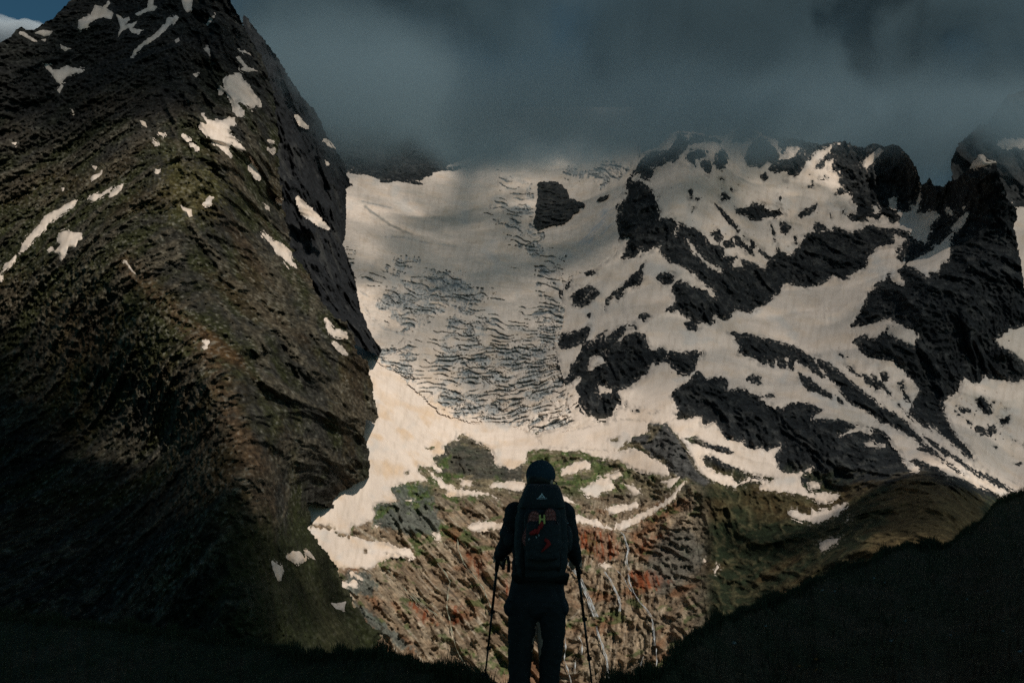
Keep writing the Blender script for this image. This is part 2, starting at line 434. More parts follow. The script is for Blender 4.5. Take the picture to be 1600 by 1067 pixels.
R_HOLES = [P_OUT,
 PL('g2', 1490,-30,1460,30,1450,45,1400,85,1330,95,1270,100,1220,130,1160,190,1140,240,1085,300,1050,450,1010,530,980,575,985,700,975,770,1000,855,1065,820,1040,900,1010,985,1060,995,1150,950,1185,905,1165,965,1290,910,
   1370,845,1330,930,1350,960,1400,980,1400,1010,1450,1020,1530,1030,1580,1090,1640,1140,1720,1220,1800,1240,1760,1080,1640,940,1600,880,1550,910,1500,820,1470,760,1510,705,1440,620,1340,650,1350,600,1310,490,1330,470,
   1230,380,1180,330,1250,340,1290,300,1310,240,1280,230,1390,190,1380,160,1450,180,1490,150,1540,80,1620,10,1680,-20,1660,-60),
 PL('3', 0,495,60,515,110,550,150,600,205,610,225,650,270,650,320,680,400,705,430,665,455,640,460,600,475,635,525,640,560,600,570,565,610,540,690,540,720,515,790,540,840,530,860,505,905,500,930,525,985,525,1040,530,
   1075,545,1105,582,1040,620,1010,650,1000,600,920,620,880,660,865,710,800,750,760,765,720,745,690,770,640,790,600,805,550,785,490,790,460,830,400,880,340,915,290,905,265,895,255,930,220,945,170,935,182,965,130,970,
   90,965,40,940,0,910,-60,910,-20,860,-40,810,-5,765,60,780,130,805,150,840,170,850,160,820,100,770,60,730,20,700,0,690,-40,640),
 PL('3', 255,125,265,70,310,50,360,75,375,100,330,112,300,127), PL('3', 0,75,60,85,125,92,180,105,200,125,120,125,60,128,20,160,-20,180),
 PL('3', 340,125,380,100,420,115,445,150,465,190,455,225,415,215,380,240,335,240,310,215,300,180,315,150),
 PL('3', 415,250,445,220,500,200,540,180,560,165,600,180,622,190,590,240,570,260,540,287,500,282,490,255,450,267),
 PL('3', 420,75,500,85,560,95,640,118,700,123,690,150,640,170,620,200,600,190,560,160,520,150,480,190,460,150,440,110),
 PL('3', 630,250,650,210,700,170,720,130,800,128,870,148,930,123,960,148,1010,143,1040,168,1080,230,1110,280,1127,330,1112,370,1097,420,1075,440,1065,470,1030,455,1020,490,990,497,950,472,930,492,880,482,860,502,820,490,775,470,
   790,445,820,450,815,415,795,400,800,375,770,360,720,372,708,355,760,335,745,310,740,265,700,260,690,242),
 PL('3', 25,205,50,160,100,150,135,165,130,200,90,215,75,250,50,225), PL('3', 100,210,120,195,145,215,155,240,145,280,125,275,120,250,105,240),
 PL('3', 160,230,175,180,205,160,225,185,240,225,210,250,180,245), PL('3', 265,440,300,430,330,430,345,405,390,405,420,430,470,430,497,465,450,485,400,480,360,492,330,490,310,465,285,465),
 PL('3', 460,375,475,363,487,400,470,420,460,400), PL('3', 550,470,580,440,610,430,640,413,642,435,600,465,570,477), PL('3', 188,378,215,358,237,380,230,402,195,402),
 PL('3', 45,350,65,345,62,375,97,390,70,402,45,387), PL('3', 55,415,75,413,87,442,65,447), PL('3', 643,290,660,280,697,290,687,307,650,302), PL('3', 598,337,620,308,652,325,630,337),
 PL('3', 378,282,400,268,412,290,395,307), PL('3', 473,500,495,488,517,520,500,557,475,545), PL('3', 753,435,775,428,772,467,755,472), PL('3', 143,542,180,528,207,560,190,602),
 PL('3', 203,592,250,573,262,612,220,617), PL('3', 258,567,295,553,300,580,330,600,352,652,320,640,280,610,263,590),
 PL('3', 163,403,230,468,300,546,370,606,442,668,420,672,350,613,280,549,213,477), PL('3', 425,498,438,520,452,590,467,642,450,642,438,562),
 PL('3', 620,525,640,500,670,505,690,530,640,545), PL('3', 535,560,550,570,545,600,530,590), PL('3', 700,450,712,455,705,475), PL('3', 240,340,262,338,260,360), PL('3',190,295,220,292,215,305), PL('3', 485,292,502,290,500,310),
 PL('3', 20,960,60,953,102,985,80,997,40,982), PL('6', 220,-64,240,-60,330,-52,450,-22,530,0,610,45,640,90,687,162,640,132,600,102,560,97,550,77,530,112,512,107,503,60,495,107,465,100,452,55,440,97,425,97,410,62,400,94,375,90,350,60,300,47,273,40,285,0,260,-25,253,-45),
 PL('6', 630,55,690,75,760,130,830,190,900,240,960,290,1060,350,1135,442,1060,417,980,372,930,362,880,312,800,270,720,180,660,100), PL('6', 558,128,600,150,650,190,700,220,722,247,660,227,600,202,565,167),
 PL('6', 725,228,747,235,772,277,745,267), PL('6', 752,78,800,90,842,142,800,122), PL('6', 848,128,890,150,952,212,910,212,870,172), PL('6', 888,128,920,150,990,230,1040,300,1090,350,1060,330,1010,262,930,192),
 PL('6', 930,118,965,130,972,167,945,157), PL('6', 1108,478,1180,488,1242,532,1190,522), PL('6', 1060,398,1130,438,1230,518,1320,578,1352,612,1290,582,1200,522,1120,472), PL('6', 1170,435,1260,498,1400,578,1592,692,1560,690,1400,615,1290,535),
 PL('6', 1010,170,1040,160,1060,215,1080,260,1050,260), PL('6', 1120,400,1190,450,1260,510,1240,510,1180,465),
 PL('6', 0,30,110,23,122,40,80,80,75,110,40,142,0,132,-60,60,-40,20), PL('6', 310,155,345,133,380,140,387,178,345,172), PL('6', 890,-20,990,60,930,66,880,50,850,30,830,0), PL('6', 620,30,660,48,640,50), PL('6', 715,22,785,52,760,54),
 PL('2', 1060,835,1110,795,1160,787,1205,825,1190,842,1160,870,1130,887,1080,882), PL('2', 1050,770,1075,758,1075,785,1092,780,1070,817,1050,802), PL('2', 1138,725,1165,710,1192,735,1150,740),
 PL('2', 1218,887,1240,850,1270,815,1320,770,1360,735,1385,720,1415,673,1402,720,1407,760,1390,790,1360,800,1330,812,1310,842,1285,862,1280,830,1250,862,1230,902), PL('2', 1468,750,1490,730,1540,726,1562,745,1530,787,1500,787),
 PL('2', 1378,942,1410,913,1442,930,1420,952), PL('2', 1148,925,1167,913,1160,937),
 PL('g4', 860,340,900,280,1000,250,1080,245,1170,205,1210,180,1220,240,1180,330,1120,370,1040,410,960,445,890,415),
 PL('g4', 870,800,1000,700,1020,600,1080,540,1110,460,1140,370,1200,340,1280,295,1390,240,1170,430,1360,295,1360,360,1450,260,1480,220,1600,175,1680,150,1700,230,1600,210,1560,280,1490,340,1500,370,1600,290,1700,260,1780,280,1830,400,
   1870,440,1960,420,2020,460,2000,560,1900,600,1850,560,1800,700,1700,760,1660,830,1600,840,1500,860,1400,840,1370,810,1310,810,1290,850,1310,880,1290,910,1330,915,1360,880,1440,900,1450,880,1480,880,1560,970,1610,1040,1580,1060,
   1560,980,1540,1040,1500,1040,1470,1100,1460,1200,1340,1225,1200,1160,1130,1040,1050,960,1000,880,880,870),
 PL('5', 1345,300,1370,287,1410,290,1395,310,1360,313), PL('5', 1570,320,1580,270,1610,255,1640,330,1600,345), PL('5',1440,310,1475,305,1470,315), PL('5', 1545,312,1570,315,1560,325),
 PL('5', 1245,437,1300,420,1290,440,1255,447)]
R_SNOWBACK = [PL('3', 845,230,880,190,930,153,952,165,910,212,870,247), PL('3', 903,425,917,418,932,442,910,447), PL('3', 983,395,1000,388,1002,432,985,422), PL('3', 1000,560,1045,580,1035,605,1003,600), PL('3', 250,690,280,665,297,700,255,703), PL('3', 210,620,260,610,300,630,260,655,215,650), PL('3', 950,690,1000,700,1030,690,1055,655,1050,690,1015,720,1020,760,1037,778,1000,765,985,735,960,730),
 PL('3', 40,575,110,660,195,717,130,690,60,620), PL('g4', 1205,590,1220,550,1290,505,1340,510,1360,560,1380,580,1270,590,1215,640), PL('g4', 1005,845,1040,800,1092,745,1090,760,1040,815), PL('g4',1350,480,1380,455,1370,485), PL('2', 1128,852,1165,813,1145,848), PL('g2', 1112,328,1165,290,1150,315,1120,332), PL('3', 690,220,720,200,700,260,660,290,690,250), PL('3',20,92,60,92,40,105)]
R_RIGHTROCKS = [PL('6', *p) for p in [(1370,250,1410,233,1450,280,1462,312,1420,322,1390,290), (1368,375,1400,368,1420,390,1450,368,1482,370,1470,402,1440,422,1400,412,1375,402), (1478,330,1542,318,1530,362,1500,392,1483,360),
  (1288,280,1340,288,1362,312,1310,312), (1538,540,1592,543,1575,562), (1280,300,1320,330,1290,322), (1500,280,1530,290,1515,300), (1440,250,1470,262,1455,270), (1455,465,1480,462,1470,475), (1585,450,1605,452,1600,467),
  (1540,420,1560,440,1548,446), (1330,340,1360,360,1345,372)]]
LOW_HOLES = [PL('6', 25,430,80,418,110,440,150,460,210,465,262,495,230,502,160,482,100,462,50,447), PL('6', 93,520,130,503,160,510,230,550,310,580,380,600,452,610,420,632,330,612,270,640,240,602,180,592,130,572,108,540)]
MORAINE = np.concatenate([PL('5', 1425,358,1450,340,1490,337,1522,366), PL('6', 0,430,30,480,60,540,95,592,150,628), PL('n', 1100,760,1072,745), PL('m', 1560,310,1530,297,1495,272,1440,252,1470,207,1440,197,1360,192,1375,165,1340,140,1320,112,1245,107,1280,80,1340,63,1382,65,1360,112,1400,80,1447,15,1400,20)])
APRON = PL('5', -160,1050,0,1028,150,1030,190,1000,225,975,215,958,270,972,265,955,300,975,340,980,345,960,330,940,280,945,220,920,140,905,50,880,0,868,45,870,60,825,95,840,130,810,145,820,165,780,155,730,260,720,268,712,235,655,330,630,410,625,365,580,370,555,
   430,560,480,585,440,545,430,515,490,500,510,455,545,430,560,400,620,430,700,470,725,515,715,545,800,570,860,545,870,490,930,475,1040,490,1110,485,1170,510,1300,530,1360,570,1440,590,1535,603,1520,560,1450,520,1380,480,1280,490,
   1250,470,1320,440,1430,395,1425,350,1300,330,1200,350,1150,330,1060,400,1000,440,600,300,300,130,200,90,150,20,100,-60,-160,-60)
APRON_HOLES = [PL('n', 478,813,500,821,516,821,522,827,500,827,484,821), PL('n', 524,831,547,837,547,841,530,837), PL('g5', 890,1050,1000,985,1030,900,1060,905,1010,990,1100,960,1120,910,1090,1010,1200,990,1260,1040,1350,1060,1340,1120,900,1110), PL('5', 305,585,325,580,322,592), PL('5', 115,945,130,940,130,962,120,962), PL('h', 275,235,298,232,295,262,282,262), PL('5',400,475,440,470,425,482)]
VALLEY_SNOW = [PL(c, *p) for c, p in [
 ('5',(413,578,470,620,540,670,620,670,690,680,742,712,700,690,640,692,560,690,510,687,490,660,440,620)), ('5',(596,845,625,825,690,815,780,825,775,852,700,846,620,857)),
 ('5',(1020,685,1060,705,1097,732,1040,717)), ('5',(1030,778,1120,790,1200,815,1240,840,1278,850,1230,847,1150,822,1080,817,1030,800)),
 ('5',(1278,842,1290,820,1350,800,1420,765,1490,730,1540,690,1590,628,1605,620,1575,672,1540,722,1470,762,1400,802,1340,842,1300,850)),
 ('5',(1237,757,1280,740,1340,735,1380,718,1382,752,1320,762,1280,777,1250,772)), ('5',(1117,662,1160,650,1210,610,1257,623,1262,657,1210,682,1180,697,1140,687)),
 ('5',(1237,602,1300,583,1312,600,1270,617)), ('5',(1318,638,1360,650,1402,685,1360,692,1340,667)), ('5',(1483,630,1577,606,1560,632,1530,662,1508,657,1515,640)),
 ('5',(700,655,720,632,800,625,862,630,857,660,830,670,760,657)), ('5',(1038,572,1090,540,1140,528,1167,545,1160,572,1110,572,1090,592,1028,599)),
 ('5',(443,872,465,863,472,890,455,902)), ('5',(308,715,340,710,335,724)), ('5',(168,830,187,832,175,844)),
 ('h',(163,363,200,370,277,415,270,430,205,397,237,440,230,477,185,462,165,472,160,502,130,452,118,433,180,442,207,412)), ('h',(68,563,110,570,162,558,150,602,105,602)),
 ('5',(1208,1015,1240,1008,1257,1022,1225,1025)), ('5',(565,620,620,625,600,650,570,640)),
 ('6',(513,770,530,753,560,775,610,785,620,755,640,770,700,760,777,733,730,777,680,807,630,827,590,807,550,802,530,792)), ('6',(648,917,680,895,752,886,720,917,665,950,655,932)), ('6',(773,807,800,793,785,812)),
 ('6',(603,640,640,638,647,652,610,657)), ('6',(748,417,790,395,840,373,892,385,887,402,850,392,800,402,760,417)), ('6',(858,448,900,443,907,460,952,462,900,470,873,467)), ('6',(163,1047,180,1013,187,1025,170,1052)),
 ('6',(1160,372,1195,395,1215,420,1180,405)), ('6',(118,985,125,1000,115,1000))]]
PILLAR = PL('g2', 325,345,400,338,480,345,530,370,570,430,590,480,640,490,705,525,712,550,660,560,667,585,620,610,560,680,500,700,400,710,330,747,288,680,310,550,328,440)
ISLETS = [PL('g2', 815,500,840,470,910,452,905,475,830,510), PL('g2', 955,390,1020,372,1000,395,960,402), PL('g2', 690,445,725,440,715,460,700,458), PL('g2',770,455,790,445,785,490,765,495)]
GREEN = [PL(c, *p) for c, p in [
 ('5',(270,640,330,635,405,640,420,700,440,740,400,790,330,760,290,700)), ('5',(470,810,600,842,590,872,480,897,440,930,400,970,360,972,330,920,350,870,460,860)), ('5',(150,830,170,735,260,725,250,760,200,800)), ('5',(480,700,560,690,650,695,640,725,520,735)), ('5',(430,520,500,500,520,560,480,590,440,560)),
 ('5',(1160,535,1230,530,1240,560,1200,590,1180,640,1100,662,1010,622,1000,590,1090,600)), ('5',(1050,742,1110,740,1130,760,1070,762)), ('5',(860,490,1000,480,1180,520,1100,540,1000,570,880,560)), ('5',(480,580,580,600,560,640,500,640)), ('5', (180,980,250,960,330,1000,260,1030,180,1030)),
 ('w',(-40,705,150,690,230,658,292,660,240,702,180,732,100,742,-40,742)), ('w',(100,395,230,400,270,420,180,420)), ('v8',(465,655,540,625,600,640,712,618,722,642,600,682,500,722)), ('v8',(595,790,660,820,722,870,722,1000,650,1000,600,880)), ('v8',(380,830,500,830,480,862,400,862)),
 ('v8',(318,312,372,303,345,328)), ('v8',(480,950,540,940,560,990,500,1000)), ('n',(870,960,890,955,892,975,860,985)), ('5',(1380,790,1500,740,1560,700,1540,760,1440,820)), ('5',(1240,620,1330,620,1320,690,1270,670)), ('5',(1440,600,1480,590,1470,640,1440,630))]]
SCREE = [PL('5', 240,655,330,640,410,650,440,740,470,800,460,870,380,882,250,852,150,832,165,735,265,722), PL('h', 165,360,330,390,360,460,330,520,160,500), PL('h', 280,600,490,770,620,880,500,840,300,700,160,520)]
RUST = [PL(c, *p) for c, p in [('v8',(270,10,340,-10,370,60,400,100,440,180,480,230,520,310,570,190,600,150,500,170,430,100)), ('v8',(690,210,745,210,722,410,700,330)), ('v8',(290,520,370,500,380,600,310,640)), ('v8',(0,470,90,500,200,640,60,600)),
 ('5',(1075,830,1150,830,1260,862,1305,930,1290,985,1200,1005,1100,900)), ('w',(380,410,520,420,640,480,560,520,420,520)), ('w',(480,230,600,200,480,280,440,330)), ('n',(800,850,830,850,830,900,800,900))]]
GREYWALL = [PL('w', 500,300,640,150,740,180,800,250,810,380,700,480,560,560,500,480,470,380)]
DARKROCK = [PL('5', 430,520,520,440,720,490,740,540,860,560,840,625,700,612,560,602,480,590)]
FAR_OUT = PL('n', 1490,360,1486,250,1500,222,1512,212,1530,196,1545,192,1575,150,1620,135,1700,130,1700,520,1560,520)
FAR_SNOW = [PL('n', 1555,228,1572,216,1600,220,1640,215,1640,232,1590,232), PL('n', 1565,318,1590,325,1640,315,1660,520,1560,520,1575,400)]
A_DEPTH = [(-220,1100,950),(0,1100,980),(300,1100,1040),(690,1100,1850),(600,1000,1950),(-200,120,2000),(0,70,2250),(100,10,2500),(200,-80,2800),(345,0,2750),(430,150,2750),(440,300,2650),(540,504,2300),(500,430,2450),
 (190,410,1680),(270,500,1580),(340,600,1430),(400,720,1350),(430,800,1420),(100,450,1750),(0,500,1800),(-200,500,1800),(100,600,1700),(200,600,1600),(250,700,1520),(100,750,1500),(0,750,1500),(-200,750,1450),(250,850,1250),(100,900,1230),(0,950,1130),(-200,950,1100),(300,1000,1080),(400,950,1130),
 (500,930,1750),(590,640,2480),(575,740,2190),(530,770,2080),(480,790,1840),(500,850,1900),(540,920,1960),(560,945,1970),(500,600,1950),(450,650,1650),(460,730,1680),(400,450,1950),(350,330,2000),(300,280,1950),(250,330,1850),(330,180,2300),(230,150,2250),(100,250,2100),(0,300,2000),(-200,300,1900),(150,100,2350),(420,540,1760),(520,690,1930),(380,240,2300)]
B_DEPTH = [(850,1067,1950),(650,1030,1950),(560,960,1950),(1000,1060,1900),(850,850,2350),(700,870,2280),(620,900,2150),(1000,830,2450),(1080,880,2250),(700,960,2080),(850,950,2120),(1000,940,2150),(700,730,2720),(850,700,2900),(950,760,2650),(1040,690,2700),(620,680,2650),(560,800,2180),(500,830,2000),(450,700,2250),(570,700,2380),(560,870,2100),(640,790,2400),(740,790,2480),(850,790,2480),
 (800,690,2980),(880,640,3100),(700,600,3200),(600,560,3050),(500,500,3300),(750,520,3550),(600,460,3600),(850,450,4000),(700,400,4300),(560,350,4200),(480,300,4600),(800,330,4750),(700,280,5300),(600,290,5000),(900,270,5300),(750,200,6200),(950,200,6000),(865,320,4850),
 (920,560,3350),(1000,540,3350),(1000,600,3150),(1100,450,3720),(1000,430,3850),(980,340,4250),(1060,210,4700),(1150,300,4550),(1150,200,5000),(1250,300,4650),(1250,400,4300),(1150,460,3900),(1230,470,3950),(1300,430,4100),(1330,240,5000),(1400,230,4750),(1440,330,4500),(1350,400,4150),(1450,450,3500),(1530,250,3650),(1590,450,3500),(1500,500,3350),(1250,550,3500),(1350,600,3200),(1400,560,3300),(1550,620,3250),(1640,300,3900),(1640,600,3300),
 (1590,750,2700),(1450,680,2800),(1300,650,2780),(1200,620,3000),(1100,610,3000),(1100,700,2650),(1200,760,2480),(1300,800,2250),(1400,720,2450),(1300,700,2600),(1150,860,2250),(1250,900,1850),(1400,800,1900),(1480,760,2000),(1350,850,1700),(1500,850,1600),(1640,800,2100),(1100,960,1950),(1640,960,1300),(1300,1000,1500),(950,690,2850),(1080,780,2450)]
# ------------------------------------------------------------------ terrain
def world_of(U, V, D):
    x, y, z = ray(U, V)
    k = D / y
    return (x * k).astype(np.float32), D.astype(np.float32), (z * k).astype(np.float32)
def lerp(a, b, t):
    return a + (np.asarray(b, np.float32) - a) * t[..., None]
def rgb(shape, c):
    return np.ones(shape + (3,), np.float32) * np.asarray(c, np.float32)
def jitter(U, V, a, f):
    return a * (n2(U / f, V / f + 40) + 0.65 * n2(U / f * 2.3 + 9, V / f * 2.3)) + 0.8 * a * n2(U / 4.2 + V * 0.06, V / 17) + (0.35 + 0.45 * a) * n2(U / 2.9 + V / 9, V / 2.9 + 3) + 0.5 * n2(U / 5.3 - V / 11, V / 4.3 + 8)
SNOW_C = (0.80, 0.665, 0.565)
def snow_colour(X, Y, Z, U, V):
    """Old snow dusted with desert sand: pale beige with ochre drifts."""
    c = rgb(U.shape, SNOW_C)
    t = ss(-0.15, 0.75, fbm3(X / 90, Y / 130, Z / 60, 4))
    t = t * (0.35 + 0.65 * ss(560, 680, V) * ss(900, 700, U))
    c = lerp(c, (0.72, 0.51, 0.335), t * 0.8)
    t2 = ss(0.0, 0.7, n2((U + 0.6 * V) / 6, (V - 0.5 * U) / 40) + 0.6 * n2((U + 0.5 * V) / 14, (V - 0.5 * U) / 30 + 5))
    c = lerp(c, (0.60, 0.44, 0.30), t2 * t * 0.6)
    s = ss(0.0, 0.8, n2(U / 7 + 0.3 * V / 9, V / 45) + 0.6 * n2(U / 3, V / 24) + 0.4 * n2(U / 2.2, V / 2.2))
    c = lerp(c, (0.56, 0.45, 0.36), s * 0.38)
    g = ss(0.3, 0.9, n2(U / 50 + 7, V / 34) + 0.5 * n2(U / 16, V / 12))
    return lerp(c, (0.60, 0.57, 0.54), g * 0.5)
def patches(parent, prefix, U, V, Dlow, polys, holes, X, Y, Z, thick=3.5, jit=(1.6, 9.0), holesdf=None, name='snow_patch', avoid=None, flute=0.0):
    """One sheet of snow per outline, thick in its middle and diving under the rock at its rim. Returns the union field."""
    st = U[0, 1] - U[0, 0]
    union = np.full(U.shape, -1e3)
    fields = []
    uu, vv = U[0], V[:, 0]
    for p in polys:
        pad = 10
        i0, i1 = np.searchsorted(uu, (p[:, 0].min() - pad, p[:, 0].max() + pad))
        j0, j1 = np.searchsorted(vv, (p[:, 1].min() - pad, p[:, 1].max() + pad))
        if i1 - i0 < 3 or j1 - j0 < 3: continue
        s = np.s_[j0:j1, i0:i1]
        f = sdf(p, U[s], V[s])
        small = min(1.0, max(0.35, (p[:, 0].max() - p[:, 0].min() + p[:, 1].max() - p[:, 1].min()) / 90))
        f = f + jitter(U[s], V[s], jit[0] * small, jit[1])
        if holesdf is not None: f = np.minimum(f, holesdf[s])
        if avoid is not None: f = np.minimum(f, 1.8 - avoid[s])
        union[s] = np.maximum(union[s], f)
        fields.append((s, f))
    for s, f in fields:
        own = f >= union[s] - 0.3
        f2 = np.where(own, f, -5.0)
        d = Dlow[s] - thick * (0.75 * np.clip(f / 2.2, -1, 1) + 0.4 * np.clip(f / 10, -1, 1)) + 1.2 * fbm3(X[s] / 40, Y[s] / 40, Z[s] / 40, 3)
        if flute: d = d + flute * (n2(U[s] / 8 + 2.2 * n2(U[s] / 50, V[s] / 50), V[s] / 60) + 0.6 * n2(U[s] / 17 + 1.5 * n2(U[s] / 40, V[s] / 40), V[s] / 25)) * ss(-0.3, 0.5, n2(U[s] / 45 + 5, V[s] / 45)) * ss(1, 8, f)
        cs = snow_colour(X[s], Y[s], Z[s], U[s], V[s])
        cs = lerp(cs, (0.36, 0.31, 0.27), ss(4.0, 0.3, f) * ss(-0.4, 0.5, n2(U[s] / 7, V[s] / 7 + 20)) * 0.7)      # grubby melting rim
        me = sheet(name, U[s], V[s], d, f2 + 1.6 * st, cs, M_SNOW, snap=False)
        if me is not None: link(name, me, parent)
    return union

# ---- the near mountain on the left ------------------------------------------------
U, V = grid_axes(-100, 602, -60, 1050, 1.35)
S = sdf(A_OUT, U, V)
S = S + np.where(U > 400, 1, 0.7) * jitter(U, V, 1.8, 10) * np.where(V > 780, 1.5, 1) + ss(395, 410, U) * ss(500, 470, V) * ss(60, 120, V) * (7 * n2(U / 40, V / 26) + 4 * n2(U / 15, V / 11))
Db = Spline(A_DEPTH, 3e-4)(U, V)
X, Y, Z = world_of(U, V, Db)
Yq = Y * 0.22
wr = n3(X / 120, Yq / 120, Z / 120); wr2 = n3(X / 45 + 9, Yq / 45, Z / 45)
lf = ss(-40, 60, 262 + 0.36 * (V - 300) * (V > 300) - U) * 1.0     # left of the great ridge the ribs run down to the left
a1, b1 = X * 0.86 + Z * 0.51, X * 0.51 - Z * 0.86
a2, b2 = X * 0.84 - Z * 0.54, X * 0.54 + Z * 0.84
def ribs(k, st_, o, sd, wamp):
    q1 = ridged3(a1 / k + wamp * wr + sd, Yq / (k * 6), b1 / (k * st_) + 0.15 * wr2, o)
    q2 = ridged3(a2 / k + wamp * wr + sd + 5, Yq / (k * 6), b2 / (k * st_) + 0.15 * wr2, o)
    return q1 * (1 - lf) + q2 * lf
rib = ribs(185, 5.0, 3, 0, 0.35)
low = (76 - 54 * lf) * (rib - 0.9) + 36 * fbm3(X / 330, Yq / 330, Z / 330, 2)
mid = ribs(46, 5.0, 6, 3.3, 0.4)
mid2 = ribs(17, 2.3, 5, 7.7, 0.8) * (1 - lf) + lf * ridged3(X / 21 + 0.7 * wr2, Y / 70, Z / 20 + 0.7 * wr, 5, 0.6)
fine = fbm3(X / 7.5, Y / 40, Z / 8.5, 4, 0.72)
hi = (30 - 17 * lf) * (mid - 0.8) + (14 - 6 * lf) * (mid2 - 0.8) + 4.8 * fine
Dlow = Db - low
mountain = empty('mountain', at(150, 1040, 900), 'huge craggy green and brown mountainside with small snow patches filling the left of the view', 'mountain')
mountain['kind'] = 'structure'
US = patches(mountain, 'a', U, V, Dlow, A_SNOW, None, X, Y, Z, thick=3.0, jit=(0.9, 6.0))
w = 1 - ss(-9, 1.5, US)
D = Dlow - hi * w + 3.5 * ss(-1, 3, US)
c = rgb(U.shape, (0.050, 0.047, 0.039))
gn = fbm3(X / 150, Y / 150, Z / 150, 5)
gr = ss(-0.25, 0.5, gn + 0.5 * (0.9 - mid) + 0.3 * fine)
c = lerp(c, (0.046, 0.050, 0.017), gr * 0.85)
br = ss(0.0, 0.55, fbm3(X / 230 + 40, Y / 230, Z / 230, 4) + 0.25 * fine)
c = lerp(c, (0.085, 0.056, 0.031), br * 0.65)
rk = ss(0.75, 1.25, mid + 0.35 * fine)
c = lerp(c, (0.15, 0.125, 0.085), rk * 0.55)
up = ss(330, 120, V + 0.15 * U + 60 * gn)                       # upper faces: dark slate, deepened by cloud shade put into the colour
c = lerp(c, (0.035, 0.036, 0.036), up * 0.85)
ridge = np.exp(-(line_dist(PL('n', 195, 412, 262, 478, 320, 545, 350, 610, 372, 680, 400, 730), U, V) / 16.0) ** 2)
c = lerp(c, (0.17, 0.105, 0.060), np.clip(ridge * (0.7 + fine), 0, 1) * 0.7)
scr = ss(-4, 6, sdf_many([PL('4', 900, 420, 1000, 480, 1130, 590, 1130, 640, 1040, 600, 960, 560)], U, V, 20))
c = lerp(c, (0.15, 0.08, 0.035), scr * 0.6)
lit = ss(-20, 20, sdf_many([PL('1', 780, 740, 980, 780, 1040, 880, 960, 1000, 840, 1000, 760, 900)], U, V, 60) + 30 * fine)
c = lerp(c, (0.12, 0.105, 0.035), lit * 0.6)  # sunlit patch put into the slope colour
sp1 = n3(X / 6.0, Y / 25, Z / 6.0) + 0.7 * n3(X / 3.1, Y / 12, Z / 3.1)
c = lerp(c, (0.19, 0.18, 0.15), ss(0.35, 0.8, sp1 + 0.35 * gn) * (1 - 0.8 * up) * 0.6)
c *= (0.30 + 0.60 * ss(-0.7, 0.7, sp1 - 0.5 * fine))[..., None]
turf_shade = ss(770, 850, V + 40 * gn) * ss(300, 380, U)                 # dark alpine grass low on the right, deepened in place of cloud shade
c = lerp(c, (0.022, 0.027, 0.010), turf_shade * 0.75)
gs = ss(-3, 8, sdf_many([SCREE[2], PL('h', 150,480,280,600,490,770,560,860,380,720,230,600)], U, V, 20))
c = lerp(c, (0.06, 0.055, 0.045), gs * 0.7)
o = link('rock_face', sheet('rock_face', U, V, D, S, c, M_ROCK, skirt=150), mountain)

# ---- the dark cliff behind it ------------------------------------------------------
U, V = grid_axes(376, 602, 10, 560, 1.5)
S = sdf(CLIFF_OUT, U, V) + jitter(U, V, 1.2, 12)
Db = Spline([(376, 20, 3000), (420, 200, 2900), (520, 230, 3300), (545, 290, 3300), (520, 380, 3000), (540, 370, 3150), (450, 400, 2700), (560, 470, 3050), (530, 520, 2650), (595, 548, 2950), (560, 560, 2650)], 1e-3)(U, V)
X, Y, Z = world_of(U, V, Db)
hi = 55 * (ridged3(X / 120, Y / 160, Z / 420, 4) - 0.8) + 14 * (ridged3(X / 30, Y / 30, Z / 70, 4) - 0.8)
cliff = empty('cliff', at(560, 540, 2900), 'dark bare rock cliff dropping beside the glacier, behind the green mountainside', 'cliff')
cliff['kind'] = 'structure'
US = patches(cliff, 'c', U, V, Db, CLIFF_SNOW, None, X, Y, Z, thick=3, jit=(0.8, 7))
D = Db - hi * (1 - ss(-9, 1.5, US)) + 3 * ss(-1, 3, US)
c = lerp(rgb(U.shape, (0.018, 0.019, 0.021)), (0.042, 0.042, 0.041), ss(0.2, 0.8, fbm3(X / 40, Y / 40, Z / 120, 4)))
link('rock_face', sheet('rock_face', U, V, D, S, c, M_ROCK, skirt=150), cliff)
print('A', round(time.time() - T0, 1))

# ---- glacier, cirque, valley head ---------------------------------------------------
spB = Spline(B_DEPTH, 2e-4)
U, V = grid_axes(440, 1622, 168, 1100, 1.5)
Db = spB(U, V)
X, Y, Z = world_of(U, V, Db)
wallm = ss(760, 800, V) * ss(1120, 1060, U)                      # the steep wall with the waterfalls
benchm = ss(640, 690, V) * ss(1110, 1070, U) * (1 - wallm)
rightm = 1 - np.clip(wallm + benchm, 0, 1)
low = (35 * (ridged3(X / 420, Y / 420, Z / 420, 2) - 0.8)) * rightm + 14 * fbm3(X / 160, Y / 160, Z / 160, 2) * (1 - rightm)
Yq = Y * 0.3
wr = n3(X / 110, Yq / 110, Z / 110)
r1 = ridged3(X / 100 + 0.5 * wr, Yq / 120, Z / 190, 5)
r2 = ridged3(X / 24, Yq / 26, Z / 34, 4)
